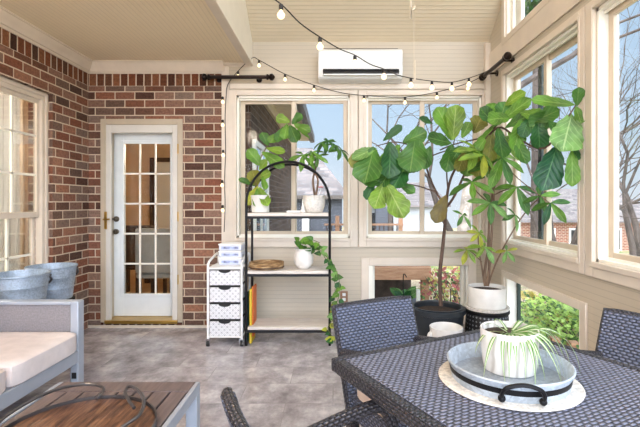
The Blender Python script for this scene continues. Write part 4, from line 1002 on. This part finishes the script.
def ribbon(c, az, out, rise, drop, w=.013, twist=0, n=14):
    d = Vector((math.cos(az), math.sin(az), 0)); sd = Vector((-d.y, d.x, 0)); b = len(fol.v)
    for i in range(n+1):
        t_ = i/n; p = c+d*(out*(1-(1-t_)**1.7))+sd*(twist*t_*t_)+Vector((0,0,rise*math.sin(min(1, t_*1.6)*PI/2)-(rise+drop)*max(0,t_-.28)**1.5/.61))
        ww = w*(.55+.45*math.sin(PI*min(1,t_*1.3)))*(1-t_**4)+.001
        side = (sd+Vector((0,0,.35*math.sin(i*.4)))).normalized()
        fol.v.append(p-side*ww*.5+Vector((0,0,.0015))); fol.v.append(p); fol.v.append(p+side*ww*.5+Vector((0,0,.0015)))
    for i in range(n):
        for j in range(2): fol.face((b+i*3+j, b+i*3+j+1, b+i*3+4+j, b+i*3+3+j), ((j-1,i/n),(j,i/n),(j,(i+1)/n),(j-1,(i+1)/n)))
top = c+Vector((0,0,.118))
for az, out, rise, drop in ((-2.0,.12,.03,.10), (-1.85,.10,.03,.08), (-1.5,.11,.035,.1), (-1.25,.12,.03,.13), (-1.05,.11,.04,.11), (-.8,.13,.04,.12), (-.55,.14,.05,.11), (-.3,.16,.06,.10), (0,.18,.06,.12), (.3,.17,.06,.08), (.8,.13,.07,.05), (1.5,.11,.07,.03), (2.3,.1,.06,.04), (-2.5,.115,.025,.11), (-2.9,.10,.03,.06), (-.95,.15,.05,.12), (-.15,.2,.07,.13), (.1,.14,.08,.06), (-2.15,.125,.03,.115), (-.6,.1,.06,.08), (-1.35,.125,.045,.07)):
    rise *= .35; ribbon(top+Vector((math.cos(az),math.sin(az),0))*random.uniform(.005,.03), az+random.uniform(-.12,.12), out, rise, drop, random.uniform(.011,.016), random.uniform(-.03,.03))
fol.build('foliage', LEAF['spider'], t)
# ------------------------------------------------------------------ outside
random.seed(11)
m = MB(); nx, ny = 24, 24
def gz(x, y): return -.62-.02*max(0, y-6)*1.2-.03*max(0, x-6)*.5+.05*math.sin(x*1.3)*math.cos(y*.9)
for i in range(nx+1):
    for j in range(ny+1):
        x = -30+80*i/nx; y = -20+75*j/ny; m.v.append(Vector((x, y, gz(x,y))))
for i in range(nx):
    for j in range(ny): m.face((i*(ny+1)+j, (i+1)*(ny+1)+j, (i+1)*(ny+1)+j+1, i*(ny+1)+j+1))
struct(m.build('ground', M['litter']), 'leaf covered ground outside the windows')
# wing of the house seen through the back left window
m = MB(); m.bx(-1.05, -.9, YB+.24, 9.4, -.6, 2.72)
struct(m.build('wall_wing', M['brick_far']), 'grey brown brick wing of the house outside the back window')
m = MB(); m.bx(-1.0, -.5, YB+.14, 9.7, 2.70, 2.73); m.k = 1; m.bx(-.52, -.42, YB+.14, 9.7, 2.66, 2.82); m.k = 0
m.bx(-.9, -.86, YB+.24, 9.4, 2.56, 2.70)
struct(m.build('trim_eave', [M['soffit'], M['gutter']]), 'tan soffit and brown gutter along the brick wing')
r = thing('window_9', (-.9,5.3,.9), 'window in the brick wing seen through the back left window', 'window', kind='structure')
m = MB(); frame_rect(m, 'y', 4.75, 5.75, .75, 2.0, .06, -.9, -.86); m.bx(-.885,-.87, 5.22, 5.28, .8, 1.95); m.bx(-.885,-.87, 4.8, 5.7, 1.36, 1.41); s = m.build('window_frame', M['trim_white'], r)
MB().bx(-.89, -.882, 4.8, 5.7, .8, 1.95).build('glass_pane', plain('reflecting_pane', (190,205,220), .06, .9, var=.02), s)
# neighbour house with grey roof
t = thing('neighbour_house', (-.3,15,-.8), 'grey sided house with pale shingle roof beyond the back left window', 'house')
MB().bx(-2.6, .3, 14, 18, -.9, 1.5).build('wall', M['greysiding'], t)
m = MB().poly([(-2.9,13.7,1.5),(.5,13.7,1.5),(-.75,15.4,3.2),(-2.9,15.4,3.2)], (0,.02,.08)); m.build('roof', M['shingle'], t)
m = MB().poly([(.5,13.7,1.5),(.5,18.2,1.5),(-.75,15.9,3.2),(-.75,15.4,3.2)], (0,.02,.08)); m.build('roof', M['shingle'], t)
MB().bx(-1.0, -.78, 13.8, 13.98, -.9, 1.45).build('porch_post', M['trim_white'], t)
MB().bx(-2.95, .52, 13.62, 13.7, 1.42, 1.54).build('eave_board', M['gutter'], t)
t = thing('far_house', (3.2,22,-1), 'pale sided house with low roof beyond the deck railing', 'house')
MB().bx(1.2, 5.4, 21, 26, -1.2, 1.15).build('wall', M['lightsiding'], t)
m = MB().poly([(.9,20.6,1.1),(5.7,20.6,1.1),(5.2,23,2.3),(1.4,23,2.3)], (0,.02,.1)); m.build('roof', M['shingle'], t)
MB().bx(1.6, 2.2, 20.95, 21.0, -.2, .8).build('window', M['slot'], t)
MB().bx(2.05, 2.65, 20.3, 20.9, -1.2, 1.1).build('chimney', M['greysiding'], t)
# deck
t = thing('deck', (1.0,8,-.6), 'cedar deck with railing outside the back windows', 'deck')
MB().bx(-.2, 1.60, 7.0, 9.8, .14, .26).build('deck_floor', M['deckwood'], t)
MB().bx(-.2, 1.60, 6.94, 7.0, .04, .24).build('rim_joist', M['deckwood'], t)
for x in (.3, 1.52): MB().bx(x-.06, x+.06, 7.02, 7.14, gz(x,7), .14).build('post', M['deckwood'], t)
m = MB(); m.bx(-.2, 1.5, 8.2, 8.26, gz(0,8), .14); m.build('skirting', M['deckdark'], t)
for x in (.1, .75, 1.54): MB().bx(x-.045, x+.045, 9.68, 9.77, .26, 1.0).build('rail_post', M['deckwood'], t)
MB().bx(-.2, 1.6, 9.66, 9.8, .78, .82).build('top_rail', M['deckwood'], t)
for k in range(18): x = -.14+.1*k; MB().bx(x-.015, x+.015, 9.71, 9.74, .3, .78).build('baluster', M['deckdark'], t)
MB().bar((.2,6.9,-.25), (1.25,6.5,-.55), .12, .04).build('stair_stringer', M['deckwood'], t)
# planter near the low window
c = Vector((.80,5.25,gz(.8,5.25)))
t = thing('outdoor_planter', c, 'leafy plant in a grey box planter outside the low back window', 'potted plant')
z0 = c.z
MB().bx(.74, 1.08, 5.1, 5.4, z0, .09).build('planter_box', M['greysiding'], t, .01)
MB().bx(.99, 1.03, 5.05, 5.09, z0, .26).build('stake', M['trim_white'], t)
m = MB()
for k in range(26):
    a = random.random()*6.28; d = Vector((math.cos(a), math.sin(a), random.uniform(.3,1.3))).normalized(); p = Vector((.88,5.24,.1))
    L = random.uniform(.1,.24); m.leaf(p, p+d*L, L*.45, Vector((0,-1,.6)), LAN, .2, .2, .02, 6, k % 3)
m.build('foliage', [LEAF['mid'], LEAF['pale'], LEAF['dark']], t)
MB().tube(spline([(.86,5.22,.1),(.86,5.22,.38),(.875,5.22,.42),(.9,5.22,.38)]), .006, 6).build('hanger', M['black'], t)
def shrub(c, R, H, n, mt, lab, size=.07, name='shrub'):
    c = Vector((c[0], c[1], gz(c[0],c[1])))
    t = thing(name, c, lab, 'shrub'); m = MB()
    for k in range(n):
        a = random.random()*6.28; h = random.random(); rr = R*math.sqrt(random.random())*(.5+.7*math.sin(PI*min(1,h*.9+.1)))
        p = c+Vector((math.cos(a)*rr, math.sin(a)*rr, h*H)); d = Vector((random.gauss(0,1), random.gauss(0,1), random.gauss(.3,.7))).normalized()
        L = size*random.uniform(.6,1.4); m.leaf(p, p+d*L, L*.6, Vector((random.gauss(0,.5),-.6,1)), OVAL, .15, .1, 0, 3, random.randrange(len(mt)))
    m.build('foliage', [SH[q] for q in mt], t)
    m = MB()
    for k in range(7):
        a = k*.9; m.tube([c, c+Vector((math.cos(a)*R*.4, math.sin(a)*R*.4, H*.55)), c+Vector((math.cos(a)*R*.75, math.sin(a)*R*.75, H*.9))], [.012,.008,.003], 4)
    m.build('stems', M['tree'], t)
shrub((1.75,6.4), .5, .85, 700, ['red','red','gold','deep'], 'reddish shrub beyond the low back window')
shrub((2.25,7.4), .6, .85, 600, ['gold','green','red'], 'yellow green shrub behind the reddish one outside')
shrub((1.65,5.5), .3, .35, 260, ['gold','deep','red'], 'low golden shrub just outside the low back window')
shrub((3.3,5.6), .95, .62, 3600, ['green','green','green','deep'], 'bright green spreading shrub outside the low right window', .065)
shrub((4.4,7.0), .9, .6, 1000, ['green','gold','green'], 'second green shrub further behind the bright one outside', .1)
shrub((3.0,6.9), .6, .5, 500, ['gold','deep'], 'straw coloured shrub behind the low right window', .09)
shrub((5.8,9.0), .9, .7, 700, ['gold','red','deep'], 'brown shrub under the bare trees beyond the right windows', .1)
# fence / retaining timber by the shrub
t = thing('timber_edging', (2.6,4.9,-.6), 'brown timber edging beside the green shrub outside', 'edging')
for k in range(6):
    a = Vector((2.35+.12*k, 5.35-.18*k, 0)); a.z = gz(a.x,a.y); MB().bar(a-Vector((0,0,.02)), a+Vector((0,0,.34)), .1, .1).build('stake', M['deckwood'], t)
# brick house far right
t = thing('brick_house', (12.5,23,-1.6), 'orange brick house beyond the bare trees at the right', 'house')
MB().bx(9.4, 16.5, 22, 27, -2.2, .35).build('wall', M['brick_red'], t)
m = MB().poly([(9.0,21.6,.3),(16.9,21.6,.3),(16.2,24.5,2.0),(9.8,24.5,2.0)], (0,.02,.1)); m.build('roof', M['shingle'], t)
for x in (11.0, 12.6, 14.4):
    f = MB().bx(x-.45, x+.45, 21.93, 22, -1.2, .0).build('window', M['trim_white'], t); MB().bx(x-.36, x+.36, 21.91, 21.93, -1.1, -.1).build('pane', M['slot'], f)
# bare trees
def bare(c, H, r, mt, lab, lean=(0,0), depth=5, seed=0, grp='bare trees outside', mb='tree'):
    rnd = random.Random(seed); c = Vector((c[0], c[1], gz(c[0],c[1])-.1)); t = thing('bare_tree', c, lab, 'tree', grp)
    trunk, brs = MB(), MB(); cnt = [0]
    def grow(m, p, d, L, r, lev):
        if lev > depth or cnt[0] > 900: return
        cnt[0] += 1
        pts = [p]; n = 3; q = p; dd = d
        for i in range(n):
            dd = (dd+Vector((rnd.gauss(0,.13), rnd.gauss(0,.13), rnd.gauss(.02,.1)))).normalized(); q = q+dd*(L/n); pts.append(q)
        r1 = r*.66; m.tube(pts, [r+(r1-r)*i/n for i in range(n+1)], 7 if lev < 2 else 4, caps=False)
        for k in range(rnd.choice((2,3,3) if lev < 4 else (2,2,3))):
            a = rnd.random()*6.28; sp = rnd.uniform(.3,.85)
            x = dd.cross(Vector((.3,.5,.8))).normalized(); y = dd.cross(x)
            nd = (dd*math.cos(sp)+(x*math.cos(a)+y*math.sin(a))*math.sin(sp)); nd.z += .08
            s = pts[-1] if k < 2 else pts[2]
            grow(brs, s, nd.normalized(), L*rnd.uniform(.62,.85), r1*rnd.uniform(.55,.85), lev+1)
    grow(trunk, c, Vector((lean[0],lean[1],1)).normalized(), H, r, 0)
    trunk.build('trunk', M[mt], t); brs.build('branches', M[mb], t)
bare((2.85,9.2), 4.6, .17, 'tree_pale', 'thick pale bare trunk beyond the right pane of the back window', (.02,0), 5, 3)
bare((2.1,15), 3.2, .12, 'tree', 'thin bare tree rising beyond the back window left pane', (-.05,0), 5, 4)
bare((4.8,17), 3.5, .14, 'tree', 'bare tree beyond the deck behind the pale trunk', (0,0), 5, 5)
LBL = 'grey bare tree among those beyond the right hand windows'
for k, (x, y, h, r, ln) in enumerate(((4.6,8.6,1.8,.06,(.1,0)), (5.6,10.4,2.2,.08,(-.1,.1)), (7.0,12.6,2.4,.11,(.1,-.1)), (4.1,8.2,1.5,.05,(.2,.1)), (8.6,15.0,2.8,.13,(0,0)), (6.3,11.6,2.0,.08,(-.15,0)), (10.5,18,3.0,.14,(.05,0)), (5.4,7.7,1.9,.07,(.1,0)), (8.0,11,2.4,.1,(-.1,0)))):
    bare((x,y), h, r, 'tree', LBL, ln, 5, 20+k, 'grey bare trees right')
# evergreen seen through the clerestory
c = Vector((6.2,13,gz(6.2,13)))
t = thing('evergreen_tree', c, 'dark green tree visible through the clerestory at top right', 'tree')
MB().tube([c, c+Vector((0,0,11))], [.2,.05], 8).build('trunk', M['tree'], t)
m = MB()
for k in range(2600):
    h = random.random(); a = random.random()*6.28; R = 1.1*(1-h*.6)*math.sqrt(random.random()); p = c+Vector((math.cos(a)*R, math.sin(a)*R, 7.2+h*5))
    d = Vector((random.gauss(0,1), random.gauss(0,1), random.gauss(-.2,.6))).normalized(); L = random.uniform(.18,.4)
    m.leaf(p, p+d*L, L*.4, Vector((0,-.3,1)), LAN, .1, .1, 0, 3, k % 2)
m.build('foliage', [SH['deep'], LEAF['dark']], t)
# ------------------------------------------------------------------ light, sky, camera
w = bpy.data.worlds.new('sky'); sc.world = w; w.use_nodes = True; nt = w.node_tree; nt.nodes.clear()
def N(t): return nt.nodes.new(t)
tc = N('ShaderNodeTexCoord'); sep = N('ShaderNodeSeparateXYZ'); nt.links.new(tc.outputs['Generated'], sep.inputs[0])
r1 = N('ShaderNodeValToRGB'); nt.links.new(sep.outputs[2], r1.inputs[0])
e = r1.color_ramp.elements; e[0].position = 0; e[0].color = (*lin((226,234,242)), 1); e[1].position = .55; e[1].color = (*lin((166,203,238)), 1)
e2 = e.new(.16); e2.color = (*lin((200,222,243)), 1)
dt = N('ShaderNodeVectorMath'); dt.operation = 'DOT_PRODUCT'; nt.links.new(tc.outputs['Generated'], dt.inputs[0]); dt.inputs[1].default_value = Vector((-.15,-.88,.45)).normalized()
r2 = N('ShaderNodeMapRange'); r2.interpolation_type = 'SMOOTHSTEP'; nt.links.new(dt.outputs['Value'], r2.inputs[0]); r2.inputs[1].default_value = .15; r2.inputs[2].default_value = 1.0; r2.inputs[3].default_value = 1.0; r2.inputs[4].default_value = 7.0
r3 = N('ShaderNodeMapRange'); nt.links.new(dt.outputs['Value'], r3.inputs[0]); r3.inputs[1].default_value = .15; r3.inputs[2].default_value = .7
mxc = N('ShaderNodeMix'); mxc.data_type = 'RGBA'; nt.links.new(r3.outputs[0], mxc.inputs[0]); nt.links.new(r1.outputs[0], mxc.inputs[6]); mxc.inputs[7].default_value = (*lin((228,236,250)), 1)
bg = N('ShaderNodeBackground'); nt.links.new(mxc.outputs[2], bg.inputs[0]); nt.links.new(r2.outputs[0], bg.inputs[1])
wo = N('ShaderNodeOutputWorld'); nt.links.new(bg.outputs[0], wo.inputs[0])
sl = bpy.data.lights.new('sun', 'SUN'); sl.energy = 3.6; sl.angle = .03; sl.color = (1,.95,.87); so = bpy.data.objects.new('sun', sl); COL.objects.link(so)
so.rotation_euler = Vector((.62,.25,-.72)).to_track_quat('-Z','Y').to_euler()
cam = bpy.data.cameras.new('camera'); co = bpy.data.objects.new('camera', cam); COL.objects.link(co); sc.camera = co
co.location = (0,0,CAMZ); co.rotation_euler = (PI/2,0,0); cam.lens = 24; cam.sensor_width = 36; cam.shift_x = -13/640; cam.shift_y = -10.5/640; cam.clip_start = .05; cam.clip_end = 300
sc.view_settings.view_transform = 'Standard'; sc.view_settings.look = 'None'; sc.view_settings.gamma = 1; sc.view_settings.exposure = 0.07
